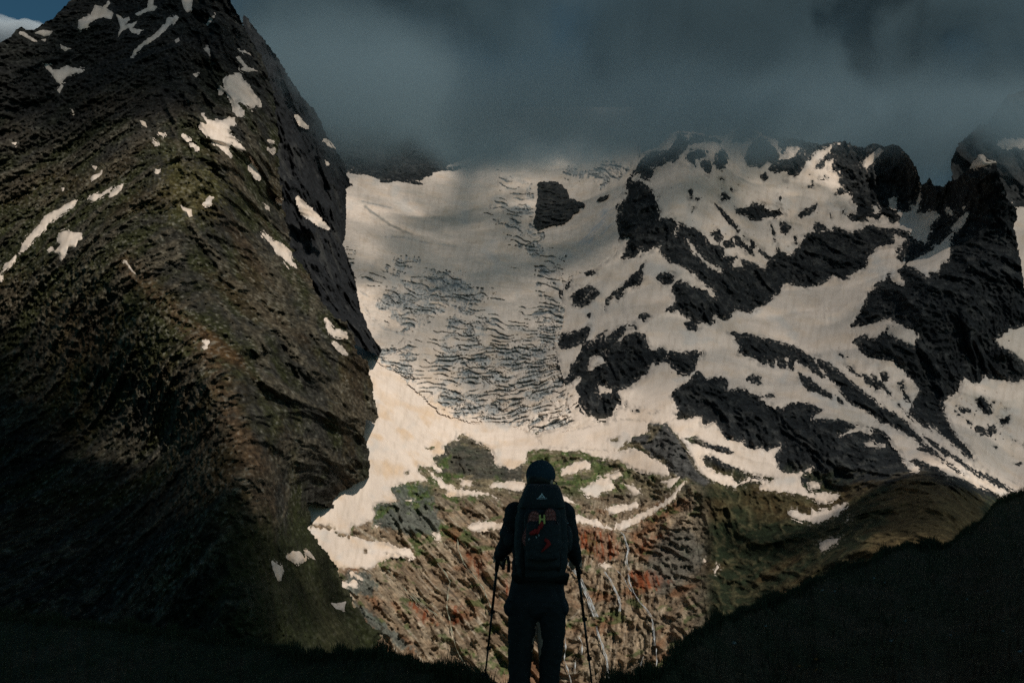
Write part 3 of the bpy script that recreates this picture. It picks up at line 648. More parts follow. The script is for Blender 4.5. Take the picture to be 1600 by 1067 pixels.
# the wall: slabs dipping to the right, cut by ledges
bend = ss(60, 320, X)                                            # dip swings round to the other side on the right of the wall
sx = X * (0.74 - 0.10 * bend) - Z * (0.67 - 1.4 * bend)
sz = X * (0.67 - 1.4 * bend) + Z * 0.74
slab = ridged3(sx / 150 + 0.4 * wr, Yq / 150, sz / 30 + 0.5 * wr, 5)
knob = ridged3(X / 30 + 0.4 * wr, Yq / 34, Z / 22, 4)
fine = fbm3(X / 7, Yq / 9, Z / 6, 4, 0.7)
gslope = ss(1075, 1120, U) * ss(0, 40, V - 735 + 0.10 * (1330 - U))
hi = rightm * (1 - 0.35 * gslope) * (40 * (r1 - 0.8) + 12 * (r2 - 0.8) + 3 * fine) + wallm * ((26 - 15 * bend) * (slab - 0.85) + (11 + 9 * bend) * (knob - 0.8) + 3.8 * fine) + benchm * (22 * (r1 - 0.8) + 16 * (knob - 0.8) + 4 * fine)
Dlow = Db - low

sd_peak = sdf(P_OUT, U, V)
sd_glac = sdf(GLACIER_OUT, U, V) + jitter(U, V, 1.5, 10)
sd_right = sdf(RIGHTSNOW, U, V)
sd_mor = sdf(MORAINE, U, V)
sky_edge = PL('n', 430, 150, 990, 150, 1000, 245, 1012, 238, 1030, 232, 1040, 222, 1050, 210, 1062, 207, 1085, 209, 1100, 213, 1125, 216, 1140, 212, 1146, 203, 1160, 201, 1176, 203, 1186, 210, 1200, 207, 1216, 214, 1240, 216, 1262, 222, 1284, 226, 1302, 222, 1318, 221, 1335, 228, 1352, 231, 1366, 224, 1382, 229, 1396, 226, 1408, 231, 1420, 244, 1431, 262,
    1441, 290, 1452, 279, 1460, 290, 1474, 292, 1483, 284, 1494, 281, 1517, 259, 1527, 243, 1534, 243, 1544, 251, 1556, 256, 1563, 278, 1570, 298, 1576, 315, 1588, 325, 1590, 345, 1584, 350, 1588, 372, 1596, 415, 1601, 450, 1606, 498, 1640, 520, 1640, 1120, 430, 1120)
Ssky = sdf(sky_edge, U, V) + jitter(U, V, 1.4, 7)
holes = sdf_many(R_HOLES, U, V, 12) + 0.9
speck = ss(0, 1, 0.5) * 0
hs = -holes + jitter(U, V, 1.8, 8)
dots = n2(U / 6.5, V / 4.5) + 0.5 * n2(U / 3, V / 2.4)
zone = ss(-10, 30, sdf(PL('3', 0,100,700,240,820,470,600,560,440,640,180,560,0,400), U, V)) * 0.24
hs = np.where((U > 1440) & (V < 520), np.minimum(hs, -sd_peak - 7), hs)
hs = np.where(dots > 1.02 - zone, np.minimum(hs, (1.0 - zone - dots) * 14), hs)

cirque = empty('cirque_mountain', at(1200, 620, 3000), 'dark rocky mountain cirque holding big snowfields under the cloud', 'mountain')
peak = empty('rock_peak', at(1500, 600, 3200), 'pointed dark rock peak with a small snow cap standing clear of the cloud', 'mountain')
head = empty('valley_headwall', at(850, 1000, 2000), 'tan rock wall with rust stains, moss and snow patches below the glacier', 'cliff')
morain = empty('moraine', at(1060, 720, 2650), 'grey triangular heap of rubble between two snowfields', 'moraine')
for o in (cirque, peak, head, morain): o['kind'] = 'structure'
UN = np.full(U.shape, -1e3)
kw = dict(thick=4.0, jit=(1.6, 9.0))
UN = np.maximum(UN, patches(cirque, 'b', U, V, Dlow, [BIGSNOW], None, X, Y, Z, holesdf=np.minimum(np.minimum(np.minimum(hs, 2.5 - sd_glac), 2.5 - sd_right), np.where(U > 1190, Ssky - 7, Ssky - 1)), name='snowfield', flute=3.0, **kw))
UN = np.maximum(UN, patches(cirque, 'b', U, V, Dlow, R_SNOWBACK, None, X, Y, Z, avoid=UN, **kw))
UN = np.maximum(UN, patches(peak, 'b', U, V, Dlow, P_SNOW, None, X, Y, Z, avoid=UN, **kw))
hr = -sdf_many(R_RIGHTROCKS, U, V, 10) + jitter(U, V, 2.2, 6)
zr = ss(-30, 20, sdf(PL('6', 1280,240,1420,220,1560,330,1560,470,1440,480,1300,380), U, V)) * 0.35
hr = np.where(dots > 1.0 - zr, np.minimum(hr, (1.0 - zr - dots) * 14), hr)
UN = np.maximum(UN, patches(cirque, 'b', U, V, Dlow, [RIGHTSNOW], None, X, Y, Z, avoid=UN, flute=1.5, holesdf=np.minimum(hr, -sd_peak + 1), name='snowfield', **kw))
hl = -sdf_many(LOW_HOLES + [MORAINE] + R_HOLES[-8:], U, V, 10) + jitter(U, V, 1.6, 7)
hl = np.minimum(hl, 3 - np.minimum(sdf(BIGSNOW, U, V), -holes))
hl = np.where(dots > 1.12, np.minimum(hl, (1.12 - dots) * 14), hl)
UN = np.maximum(UN, patches(cirque, 'b', U, V, Dlow, [LOWSNOW], None, X, Y, Z, avoid=UN, flute=0.5, holesdf=hl, name='snowfield', **kw))
ha = np.minimum(3 - sdf(LOWSNOW, U, V), np.minimum(-sdf_many(APRON_HOLES, U, V, 10) + jitter(U, V, 2.5, 8), 2.5 - sd_glac))
UN = np.maximum(UN, patches(head, 'b', U, V, Dlow, [APRON], None, X, Y, Z, avoid=UN, flute=0.6, holesdf=ha, name='snowfield', **kw))
UN = np.maximum(UN, patches(head, 'b', U, V, Dlow, VALLEY_SNOW, None, X, Y, Z, avoid=UN, thick=4.0, jit=(2.0, 9.0)))
print('snow', round(time.time() - T0, 1))

UNg = np.maximum(UN, sd_glac - 2)
D = Dlow - hi * (1 - ss(-12, 2, UNg)) + 4.0 * ss(-1, 4, UNg)
DB_ROCK = D
# what the ground is made of
sl = fbm3(X / 45, Y / 45, Z / 70, 4)
c = lerp(rgb(U.shape, (0.018, 0.020, 0.0215)), (0.046, 0.047, 0.046), ss(-0.1, 0.8, sl + 0.6 * (r2 - 0.8)))
# grassy slopes on the right
gm = ss(1075, 1120, U) * ss(0, 40, V - 735 + 0.10 * (1330 - U) + 25 * sl)
tone = fbm3(X / 170, Y / 170, Z / 170, 4)
cg = lerp(rgb(U.shape, (0.020, 0.027, 0.014)), (0.052, 0.037, 0.017), ss(-0.1, 0.5, tone))
cg = lerp(cg, (0.10, 0.085, 0.045), ss(0.75, 1.2, r2 + 0.3 * fine) * 0.5)
c = lerp(c, (0, 0, 0), gm * 0) * (1 - gm[..., None]) + cg * gm[..., None]
spur = ss(-6, 14, sdf(PL('n', 1395, 745, 1440, 738, 1500, 760, 1540, 780, 1530, 860, 1300, 930, 1330, 870, 1385, 810), U, V) + 8 * sl)
c = lerp(c, (0.115, 0.080, 0.038), spur * 0.7)
# bench
bm = np.clip(benchm, 0, 1)
cb = lerp(rgb(U.shape, (0.185, 0.150, 0.095)), (0.085, 0.075, 0.055), ss(-0.2, 0.5, sl))
cb = lerp(cb, (0.055, 0.075, 0.026), ss(0.05, 0.45, fbm3(X / 50 + 9, Yq / 50, Z / 26, 5) + 0.3 * (0.8 - knob)) * 0.85)
c = c * (1 - bm[..., None]) + cb * bm[..., None]
# wall
cw = lerp(rgb(U.shape, (0.225, 0.160, 0.105)), (0.30, 0.235, 0.165), ss(-0.3, 0.5, fbm3(X / 60, Y / 60, Z / 60, 4)))
cw = lerp(cw, (0.12, 0.085, 0.055), ss(0.1, 0.5, fbm3(sx / 70, Y / 80, sz / 18, 5)) * 0.85)
stra = n2(sx / 90 + 0.8 * wr, sz / 5.5 + wr) + 0.6 * n2(sx / 40, sz / 2.8 + 0.7 * wr)
cw = lerp(cw, (0.40, 0.34, 0.265), ss(0.35, 0.75, stra) * (0.75 - 0.45 * bend))
cw = lerp(cw, (0.075, 0.058, 0.045), ss(-0.35, -0.75, stra) * (0.8 - 0.4 * bend))
cw = lerp(cw, (0.17, 0.075, 0.035), ss(0.15, 0.6, fbm3(X / 90 + 7, Y / 90, Z / 110, 4)) * 0.7)
cw = lerp(cw, (0.075, 0.095, 0.035), ss(0.35, 0.6, fbm3(X / 40 + 3, Y / 40, Z / 22, 4)) * 0.8)
c = c * (1 - wallm[..., None]) + cw * wallm[..., None]
jit6 = jitter(U, V, 4.0, 14)
def paint(c, polys, colour, a, soft=3.0, jt=1.0):
    m = ss(-soft, soft, sdf_many(polys, U, V, 16) + jt * jit6)
    return lerp(c, colour, m * a)
c = paint(c, [GREYWALL[0]], (0.105, 0.100, 0.085), 0.8, 8)
st_ = ss(-0.1, 0.5, n2(X / 7, Z / 60) + 0.6 * n2(X / 3, Z / 25))
mr_ = ss(-4, 6, sdf_many(RUST, U, V, 16) + 1.5 * jit6)
c = lerp(c, (0.20, 0.052, 0.020), mr_ * (0.35 + 0.6 * st_))
c = paint(c, DARKROCK, (0.055, 0.055, 0.048), 0.8)
c = paint(c, SCREE, (0.095, 0.105, 0.092), 0.9)
gg = lerp(rgb(U.shape, (0.050, 0.085, 0.026)), (0.095, 0.110, 0.040), ss(-0.4, 0.4, fine))
m = ss(-3, 3, sdf_many(GREEN, U, V, 16) + 1.6 * jit6)[..., None] * (0.12 + 0.80 * ss(-0.22, 0.30, fbm2(U / 16, V / 9, 4) + 0.5 * (0.8 - knob)))[..., None]
c = c * (1 - m) + gg * m
c = lerp(c, (0.075, 0.073, 0.070), ss(-2, 3, sd_mor))
c *= (0.72 + 0.56 * ss(-0.9, 0.9, fbm3(X / 5, Y / 5, Z / 5, 2)))[..., None]

dust = ss(0.35, 0.75, n2(U / 4.2, V / 3.0) + 0.6 * n2(U / 2.3, V / 2.0)) * ss(-9, 0, UNg) * ss(6, 1, UNg)
c = lerp(c, (0.62, 0.52, 0.44), dust * 0.75)
fld = ((UNg < 5)[:-1, :-1]) | ((UNg < 5)[1:, 1:])
Uc, Vc = U[:-1, :-1], V[:-1, :-1]
inpk = sd_peak[:-1, :-1] > 0
inmo = (sd_mor[:-1, :-1] > 0) & ~inpk
inhd = (Vc > 640) & (Uc < 1078 + 0.12 * (Vc - 760)) & ~inmo & ~inpk
incq = ~(inpk | inmo | inhd)
for nm, par, kp, sk in (('rock_face', cirque, incq, 300), ('rock_face', peak, inpk, 300), ('rock_face', head, inhd, 0), ('rubble_slope', morain, inmo, 0)):
    me = sheet(nm, U, V, D, Ssky, c, M_ROCK, keep=kp & fld, skirt=sk, snap=True)
    if me: link(nm, me, par)
print('rock', round(time.time() - T0, 1))

# ---- rock islands standing out of the glacier -----------------------------------------
def island(poly, label, st=0.8, bulge=40):
    u0, v0 = poly.min(0) - 6; u1, v1 = poly.max(0) + 6
    U, V = grid_axes(u0, u1, v0, v1, st)
    s = sdf(poly, U, V) + jitter(U, V, 1.3, 7)
    d0 = spB(U, V); X, Y, Z = world_of(U, V, d0)
    r = ridged3(X / 60, Y / 60, Z / 110, 4)
    d = d0 - 30 - bulge * np.clip(s / 12, -0.2, 1) - 22 * (r - 0.8) * ss(-2, 6, s)
    cc = lerp(rgb(U.shape, (0.034, 0.036, 0.037)), (0.07, 0.068, 0.062), ss(0, 0.8, fbm3(X / 30, Y / 30, Z / 60, 4)))
    o = link('rock_island', sheet('rock_island', U, V, d, s, cc, M_ROCK, skirt=120))
    tag(o, label, 'rock', None, 'structure')
island(PILLAR, 'large blunt dark rock tower standing out of the upper glacier')
island(ISLETS[0], 'small dark lens of rock in the snow right of the big rock tower', bulge=8)

# ---- glacier ------------------------------------------------------------------------
U, V = grid_axes(476, 1004, 186, 700, 1.0)
sg = sdf(GLACIER_OUT, U, V) + jitter(U, V, 1.5, 10)
Db = spB(U, V)
X, Y, Z = world_of(U, V, Db)
w = np.zeros(U.shape)
for k, p in ICEFALL:
    w = np.maximum(w, k * ss(-5, 5, sdf_many([p], U, V, 20) + jitter(U, V, 9, 26)))
wx, wy = fbm2(U / 34, V / 26, 3), fbm2(U / 30 + 50, V / 24, 3)
arc = V + 0.0016 * (U - 730) ** 2 * ss(540, 620, V) - 0.18 * (U - 700) * ss(560, 480, V)
sparse = ss(0.12, 0.75, n2(U / 60 + 3, V / 30) + 0.35 * wx) * ss(360, 430, V)
wk = np.clip(w + 0.5 * sparse * ss(395, 440, V), 0, 1)
tongue = ss(-6, 20, sdf(PL('n', 590, 565, 640, 540, 700, 500, 780, 500, 850, 470, 890, 520, 890, 660, 870, 695, 800, 672, 720, 655, 660, 612), U, V) + 20 * wx)
w = np.maximum(w, 0.5 * tongue)
wk = np.clip(w + 0.5 * sparse * ss(395, 440, V), 0, 1)
big = n2(U / 34 + 21, arc / 15) + 0.6 * n2(U / 15, arc / 8 + 5)          # where the ice is broken up most
p_, q_ = U / 66 + 0.40 * wx + 0.010 * (V - 500), arc / 25 + 0.45 * wy
b1_ = np.abs(fbm2(p_, q_, 4, 0.5)); b2_ = np.abs(fbm2(p_ * 2.1 + 7, q_ * 1.9 + 3, 3, 0.5)); b3_ = np.abs(fbm2(p_ * 4.3 + 1, q_ * 3.3 + 9, 3, 0.65))
th = np.clip(0.17 * wk + 0.15 * big * wk, 0, 0.40)
# ordered crevasses lying across the flow, bowed downhill, each opening and closing along its length
ph = arc / 8.6 + 0.9 * n2(U / 55 + 2, V / 40) + 0.55 * wx
saw = np.abs((ph + 100.0) % 1.0 - 0.5) * 2                          # 0 on the crack line, 1 half way to the next
row_ = np.floor(ph + 100.5)
gate = n2(U / 24 + row_ * 7.31, row_ * 3.7 + V / 200) + 0.45 * big
open_ = np.clip((gate + 0.16) * 1.15, 0, 1) * np.clip(wk * 1.3, 0, 1)
crev = ss(1.0, 0.35, saw / (0.11 + 0.78 * open_)) * ss(0.02, 0.22, open_)
cross = ss(1.0, 0.4, b2_ / (th * 0.75 + 1e-3)) * ss(0.45, 0.8, wk + 0.35 * big) * 0.75
crev = np.maximum(crev, cross)
for ln in ICE_LINES:
    crev = np.maximum(crev, 0.5 * ss(2.4, 0.3, line_dist(ln, U, V) + 2.2 * np.abs(n2(U / 9, V / 7)) + 1.6 * n2(U / 22, V / 15)))
rub = ss(-0.12, 0.4, big + 1.1 * (w - 0.66)) * ss(0.3, 0.6, w)      # rubble ice between the standing blocks
grit = n2(U / 3.6, V / 2.6) + 0.7 * n2(U / 2.1 + 9, V / 1.9)
blocks = 1.0 * fbm2(p_ * 1.3 + 30, q_ * 1.3, 4, 0.5) + 0.28 * grit * rub
chaos = rub * ss(-0.8, 0.35, grit + 0.5 * big)
# wide swells, fine flow lines
swell = 10 * fbm3(X / 260, Y / 260, Z / 120, 3) + 2.2 * n2(U / 30, arc / 5) + 1.2 * n2(U / 18, arc / 2.6)
D = Db - 9 * np.clip(sg / 6, -1.2, 1) - swell + 19 * crev - 16 * (blocks * w) + 6 * chaos
c = snow_colour(X, Y, Z, U, V)
c = lerp(c, (0.60, 0.53, 0.46), ss(0.1, 0.6, n2(U / 45, arc / 7) + 0.5 * n2(U / 20, arc / 3)) * 0.35)
icec = lerp(rgb(U.shape, (0.40, 0.44, 0.455)), (0.12, 0.15, 0.165), ss(-0.5, 0.6, grit + 0.8 * (crev - 0.4)))
c = lerp(c, 0 * icec, 0 * w)
t = np.clip(np.maximum(crev * 0.92, chaos * 0.75), 0, 1)[..., None]
c = c * (1 - t) + icec * t
band = ss(3.4, 0.4, line_dist(ICE_LINES[0], U, V) + 1.6 * n2(U / 7, V / 6)) * 0.6
c = lerp(c, (0.20, 0.19, 0.17), band)
chute = ss(-3, 6, sdf(PL('g2', 860,560,980,560,960,700,760,870,640,870,760,720), U, V)) * ss(-0.2, 0.5, n2((U + V) / 4, (U - V) / 40))
c = lerp(c, (0.42, 0.46, 0.50), chute * 0.7)
glacier = link('glacier', sheet('glacier', U, V, D, sg + 2.5, c, M_ICE, snap=False))
tag(glacier, 'broad crevassed glacier with dusty beige snow and blue grey icefalls', 'glacier', None, 'structure')
print('glacier', round(time.time() - T0, 1))

# ---- far peak at the right edge --------------------------------------------------------
U, V = grid_axes(1450, 1640, 130, 530, 1.5)
S = sdf(FAR_OUT, U, V) + jitter(U, V, 2, 9)
Db = 5500 - 2.5 * (V - 130) + 0 * U
X, Y, Z = world_of(U, V, Db)
far = empty('distant_peak', at(1600, 340, 6000), 'distant dark peak half lost in cloud at the far right', 'mountain')
far['kind'] = 'structure'
US = patches(far, 'f', U, V, Db, FAR_SNOW, None, X, Y, Z, thick=6, jit=(2, 8))
D = Db - 50 * (ridged3(X / 150, Y / 200, Z / 260, 4) - 0.8) * (1 - ss(-9, 2, US)) + 8 * ss(-1, 4, US)
c = lerp(rgb(U.shape, (0.035, 0.037, 0.038)), (0.06, 0.058, 0.055), ss(0, 0.8, fbm3(X / 80, Y / 80, Z / 120, 3)))
link('rock_face', sheet('rock_face', U, V, D, S, c, M_ROCK, skirt=400), far)
# ------------------------------------------------------------------ clouds
def cloud_material(name, dens, nscale, base, gy, gx, soft, left_y, left0, left_soft, color=(0.86, 0.90, 0.95), amp=260.0, top0=650.0, top1=500.0, front=None):
    """Volume that thickens above a tilted cloud base: z > base + gy*y + gx*x, ending softly towards the left (x + left_y*y)."""
    m = bpy.data.materials.new(name); m.use_nodes = True
    n, l = m.node_tree.nodes, m.node_tree.links
    n.remove(n['Principled BSDF'])
    g = n.new('ShaderNodeNewGeometry')
    sep = n.new('ShaderNodeSeparateXYZ'); l.new(g.outputs['Position'], sep.inputs[0])
    def M(op, a, b=None, c=None, clamp=False):
        k = n.new('ShaderNodeMath'); k.operation = op; k.use_clamp = clamp
        for i, q in enumerate((a, b, c)):
            if q is None: continue
            if hasattr(q, 'default_value'): l.new(q, k.inputs[i])
            else: k.inputs[i].default_value = q
        return k.outputs[0]
    t = n.new('ShaderNodeTexNoise'); t.inputs['Scale'].default_value = nscale; t.inputs['Detail'].default_value = 6; t.inputs['Roughness'].default_value = 0.58; t.inputs['Distortion'].default_value = 0.35
    l.new(g.outputs['Position'], t.inputs['Vector'])
    nz = M('MULTIPLY', M('SUBTRACT', t.outputs['Fac'], 0.5), 2 * amp)
    h = M('SUBTRACT', M('SUBTRACT', M('SUBTRACT', sep.outputs['Z'], base), M('MULTIPLY', sep.outputs['Y'], gy)), M('MULTIPLY', sep.outputs['X'], gx))
    if front is not None:                                              # the base lifts over the head of the glacier on the left
        h = M('SUBTRACT', h, M('MULTIPLY', M('DIVIDE', M('SUBTRACT', -230.0, sep.outputs['X']), 380.0, clamp=True), M('MULTIPLY', M('DIVIDE', M('SUBTRACT', sep.outputs['Y'], 3400.0), 600.0, clamp=True), 340.0)))
    h = M('ADD', h, nz)
    f1 = M('DIVIDE', h, soft, clamp=True)
    if front is not None:                                              # nearest limit of the bank, slanting away to the right
        q = M('ADD', M('SUBTRACT', M('SUBTRACT', sep.outputs['Y'], M('MULTIPLY', sep.outputs['X'], front[0])), front[1]), M('MULTIPLY', nz, 0.8))
        f1 = M('MULTIPLY', f1, M('DIVIDE', q, front[2], clamp=True))
    f1 = M('MULTIPLY', f1, M('SUBTRACT', 1.0, M('DIVIDE', M('SUBTRACT', h, top0), top1, clamp=True)))
    lf = M('ADD', M('SUBTRACT', M('ADD', sep.outputs['X'], M('MULTIPLY', sep.outputs['Y'], left_y)), left0), M('MULTIPLY', nz, 0.6))
    f2 = M('DIVIDE', lf, left_soft, clamp=True)
    lump = M('MULTIPLY', M('SUBTRACT', t.outputs['Fac'], 0.42), 7.0, clamp=True)
    lump = M('ADD', M('MULTIPLY', lump, 0.9), 0.1)
    d = M('MULTIPLY', M('MULTIPLY', M('MULTIPLY', M('MULTIPLY', f1, f1), M('MULTIPLY', f2, f2)), lump), dens)
    pv = n.new('ShaderNodeVolumePrincipled')
    pv.inputs['Color'].default_value = (*color, 1)
    pv.inputs['Anisotropy'].default_value = 0.2
    l.new(d, pv.inputs['Density'])
    l.new(pv.outputs[0], n['Material Output'].inputs['Volume'])
    return m
def box_mesh(name, x0, x1, y0, y1, z0, z1, mat):
    v = [(x, y, z) for x in (x0, x1) for y in (y0, y1) for z in (z0, z1)]
    f = [(0, 1, 3, 2), (4, 6, 7, 5), (0, 4, 5, 1), (2, 3, 7, 6), (0, 2, 6, 4), (1, 5, 7, 3)]
    me = bpy.data.meshes.new(name); me.from_pydata(v, [], f); me.materials.append(mat); me.update()
    return me
M_CLOUD = cloud_material('storm_cloud', 0.0047, 0.0016, 250.0, 0.245, 0.055, 260.0, 0.30, -230.0, 420.0, color=(0.36, 0.485, 0.55), amp=460.0, front=(0.6, 2950.0, 500.0), top0=330.0, top1=330.0)
o = link('storm_cloud', box_mesh('storm_cloud', -1400, 3400, 2300, 7600, 900, 2700, M_CLOUD))
tag(o, 'heavy dark grey cloud bank swallowing the ridge tops above the glacier', 'cloud', None, 'stuff')

def above(z, *uvd):
    """Points at height z from which the sun's rays come down to the listed places."""
    o = []
    for u, v, d in uvd:
        p = at(u, v, d); k = (z - p.z) / TO_SUN.z
        o.append((p.x + TO_SUN.x * k, p.y + TO_SUN.y * k))
    return o
# unseen clouds added overhead, outlines set by the shade they should cast
def cloud_puff(name, outline, z, thick, dens, label, seed, soft=420.0, rough=110.0):
    a = np.array(outline, float)
    st = 28.0
    U, V = grid_axes(a[:, 0].min() - 60, a[:, 0].max() + 60, a[:, 1].min() - 60, a[:, 1].max() + 60, st)
    s = sdf(a, U, V) + rough * fbm2(U / 420 + seed, V / 420, 4)
    m = s > 0
    q = m[:-1, :-1] & m[1:, :-1] & m[:-1, 1:] & m[1:, 1:]
    h = thick * ss(0, soft, s)
    top = z + h * (0.62 + 0.30 * fbm2(U / 200 + seed, V / 200, 4)); bot = z - h * (0.30 + 0.10 * fbm2(U / 170 - seed, V / 170, 3))
    used = np.zeros(U.shape, bool)
    used[:-1, :-1] |= q; used[1:, :-1] |= q; used[:-1, 1:] |= q; used[1:, 1:] |= q
    idx = np.full(U.shape, -1); n = used.sum(); idx[used] = np.arange(n)
    A, B, C, E = idx[:-1, :-1][q], idx[:-1, 1:][q], idx[1:, 1:][q], idx[1:, :-1][q]
    tq = np.stack([A, B, C, E], 1); bq = np.stack([A, E, C, B], 1) + n
    ed = np.concatenate([tq[:, [0, 1]], tq[:, [1, 2]], tq[:, [2, 3]], tq[:, [3, 0]]])
    key = np.sort(ed, 1); key = key[:, 0] * (n + 1) + key[:, 1]
    _, f, cnt = np.unique(key, return_index=True, return_counts=True)
    be = ed[f[cnt == 1]]
    sq = np.stack([be[:, 1], be[:, 0], be[:, 0] + n, be[:, 1] + n], 1)
    P = np.concatenate([np.stack([U[used], V[used], top[used]], 1), np.stack([U[used], V[used], bot[used]], 1)])
    m = bpy.data.materials.new(name); m.use_nodes = True
    nn, ll = m.node_tree.nodes, m.node_tree.links
    nn.remove(nn['Principled BSDF'])
    pv = nn.new('ShaderNodeVolumePrincipled'); pv.inputs['Color'].default_value = (0.85, 0.91, 0.96, 1); pv.inputs['Density'].default_value = dens
    ll.new(pv.outputs[0], nn['Material Output'].inputs['Volume'])
    return tag(link(name, make_mesh(name, P, np.concatenate([tq, bq, sq]), None, m), None), label, 'cloud', None, 'stuff')
near_ = above(1300, (-60, 425, 1800), (150, 416, 1700), (250, 480, 1600), (345, 620, 1430), (400, 740, 1290), (500, 850, 1900), (600, 960, 1960), (800, 1100, 60), (1600, 900, 120))
cloud_puff('near_shade_cloud', near_ + [(near_[-1][0] + 500, near_[-1][1] - 200), (near_[-1][0] + 300, near_[-1][1] - 900), (-300, -1900), (-1700, -900), (-1900, 500), (-1400, 900)], 1300, 420, 0.015, 'unseen dense cloud added overhead to shade the near slopes', 3.1, soft=260.0, rough=70.0)  # added out of view to darken the foreground and lower left slope
cloud_puff('slope_shade_cloud', above(1350, (1085, 810, 2450), (1300, 830, 2200), (1440, 730, 2400), (1560, 770, 2200), (1640, 850, 2000), (1500, 1000, 1500), (1150, 1000, 1950), (1085, 880, 2300)), 1350, 300, 0.0070, 'unseen thin cloud added overhead to shade the slopes on the right', 8.4, soft=220.0, rough=50.0)  # unseen blocker, added to darken the right slopes
cloud_puff('crag_shade_cloud', above(2450, (-60, 40, 2300), (200, -40, 2800), (440, 60, 2900), (470, 200, 2900), (400, 280, 2350), (240, 210, 2150), (120, 260, 2100), (-60, 250, 2100)), 2450, 380, 0.0045, 'unseen high cloud added overhead to dim the upper crags', 5.7, soft=300.0, rough=60.0)  # unseen blocker, added to dim the upper left crags
cloud_puff('glacier_shade_cloud', above(2450, (520, 540, 3000), (640, 628, 3100), (760, 665, 2950), (920, 640, 3050), (1060, 680, 2750), (1200, 790, 2400), (2200, 830, 2500), (2300, 200, 5600), (1400, 240, 4700), (1060, 215, 4600), (760, 300, 4900), (560, 320, 4500)), 2450, 320, 0.0024, 'unseen thin veil of cloud added to dim the glacier and snowfields', 4.4, soft=330.0, rough=70.0)  # added out of view as an even dimmer over glacier and cirque
wc = at(12, 62, 5700)
cloud_puff('white_cloud', [(wc.x + a, wc.y + b) for a, b in ((-700, -250), (-200, -330), (180, -240), (330, 60), (200, 330), (-300, 400), (-800, 250))], wc.z, 190, 0.014, 'small bright white cloud behind the crags in the top left corner', 2.2, soft=240.0, rough=150.0)
M_FARCLOUD = cloud_material('distant_cloud', 0.0045, 0.0009, 500.0, 0.0, 0.0, 500.0, 0.30, -450.0, 800.0, color=(0.30, 0.415, 0.48), top0=6000.0)
tag(link('distant_cloud', box_mesh('distant_cloud', -3300, 8000, 7700, 9400, 500, 5200, M_FARCLOUD)), 'dark grey cloud closing off the sky behind the peaks', 'cloud', None, 'stuff')
# ------------------------------------------------------------------ waterfalls and rills on the valley wall
M_WATER = mat_noisy('white_water', (0.38, 0.40, 0.41), (0.66, 0.68, 0.69), 0.25, 0.35, 0.4, bump=0.6, bdist=0.6)
M_RILL = mat_noisy('rill', (0.24, 0.25, 0.18), (0.38, 0.39, 0.31), 0.25, 0.4, 0.4)
_gu, _gv = 440.0, 168.0
def rock_depth(u, v):
    j, i = (v - _gv) / 1.5, (u - _gu) / 1.5
    j0, i0 = int(j), int(i)
    return float(DB_ROCK[max(j0 - 2, 0):j0 + 4, max(i0 - 2, 0):i0 + 4].min())
def fall(pts, wid, label, mat=None, strands=1, seed=0, name='waterfall', cat='waterfall', group='waterfalls on the valley wall'):
    rs = np.random.RandomState(seed)
    s = np.r_[0, np.cumsum(np.hypot(*np.diff(pts, axis=0).T))]
    n = max(8, int(s[-1] / 2.0))
    q = np.linspace(0, s[-1], n)
    root = None
    if strands > 1: root = empty(name, at(pts[-1][0], pts[-1][1], rock_depth(*pts[-1])))
    for k in range(strands):
        off = (k - (strands - 1) / 2) * wid / max(strands, 1) * 1.15
        uu = np.interp(q, s, pts[:, 0]) + off * np.linspace(0.6, 1.1, n) + 0.9 * n2(q / 16 + seed * 3.1 + k * 9, q * 0 + k)
        vv = np.interp(q, s, pts[:, 1])
        d = np.array([rock_depth(a, b) for a, b in zip(uu, vv)]) - 1.5
        d = np.minimum(d, np.convolve(np.pad(d, 3, mode='edge'), np.ones(7) / 7, 'valid') + 1)
        hw = np.clip((wid / strands) * 0.5 * (0.25 + 1.1 * ss(-0.5, 0.6, n2(q / 9 + 11 * k + seed, q * 0 + 2.2))), 0.22, 99)
        hw[0] *= 0.3; hw[-1] *= 0.4
        V_, F_ = [], []
        for i in range(n):
            for g, dd in ((-1, 1.2), (-0.4, -0.6), (0.4, -0.8), (1, 1.2)):
                V_.append(at(uu[i] + g * hw[i], vv[i], d[i] + dd))
        for i in range(n - 1):
            for g in range(3):
                a = i * 4 + g
                F_.append((a, a + 1, a + 5, a + 4))
        me = bpy.data.meshes.new('strand'); me.from_pydata([tuple(p) for p in V_], [], F_); me.materials.append(mat or M_WATER)
        me.polygons.foreach_set('use_smooth', np.ones(len(me.polygons), bool)); me.update()
        o = link('strand' if root else name, me, root)
        if root is None: root = o
    tag(root, label, cat, group)
W = lambda *p: PL('w', *p)
fall(W(332,188,350,205,362,243,380,290,368,330,366,370,384,410), 3.2, 'thin white waterfall starting where the two snow ribbons meet', strands=3, seed=1)
fall(W(376,430,385,480,410,540,440,590,485,640,512,682), 2.6, 'long slanting cascade below the thin fall from the snow ribbons', strands=3, seed=2)
fall(W(515,690,522,740,528,790,532,850), 3.0, 'short pair of white threads at the foot of the slanting cascade', strands=3, seed=3)
fall(W(20,365,50,398,85,440,115,500,145,570,168,630,190,682), 7.0, 'broadest white waterfall, fanning down beside the trekking pole', strands=6, seed=4)
fall(W(240,418,265,455,295,510,320,565,332,610,328,650), 3.4, 'slim curved waterfall right of the broadest one', strands=3, seed=5)
fall(W(302,402,345,447,370,490,398,540), 1.3, 'hair-thin fall running beside the slanting cascade', seed=6)
fall(W(190,735,205,790,230,850,240,890,255,940,262,1000,260,1040), 3.8, 'white waterfall dropping below the green ledge', strands=3, seed=7)
fall(W(86,790,110,838,108,900), 2.0, 'short thin fall close to the hiker, left of the one below the green ledge', seed=8)
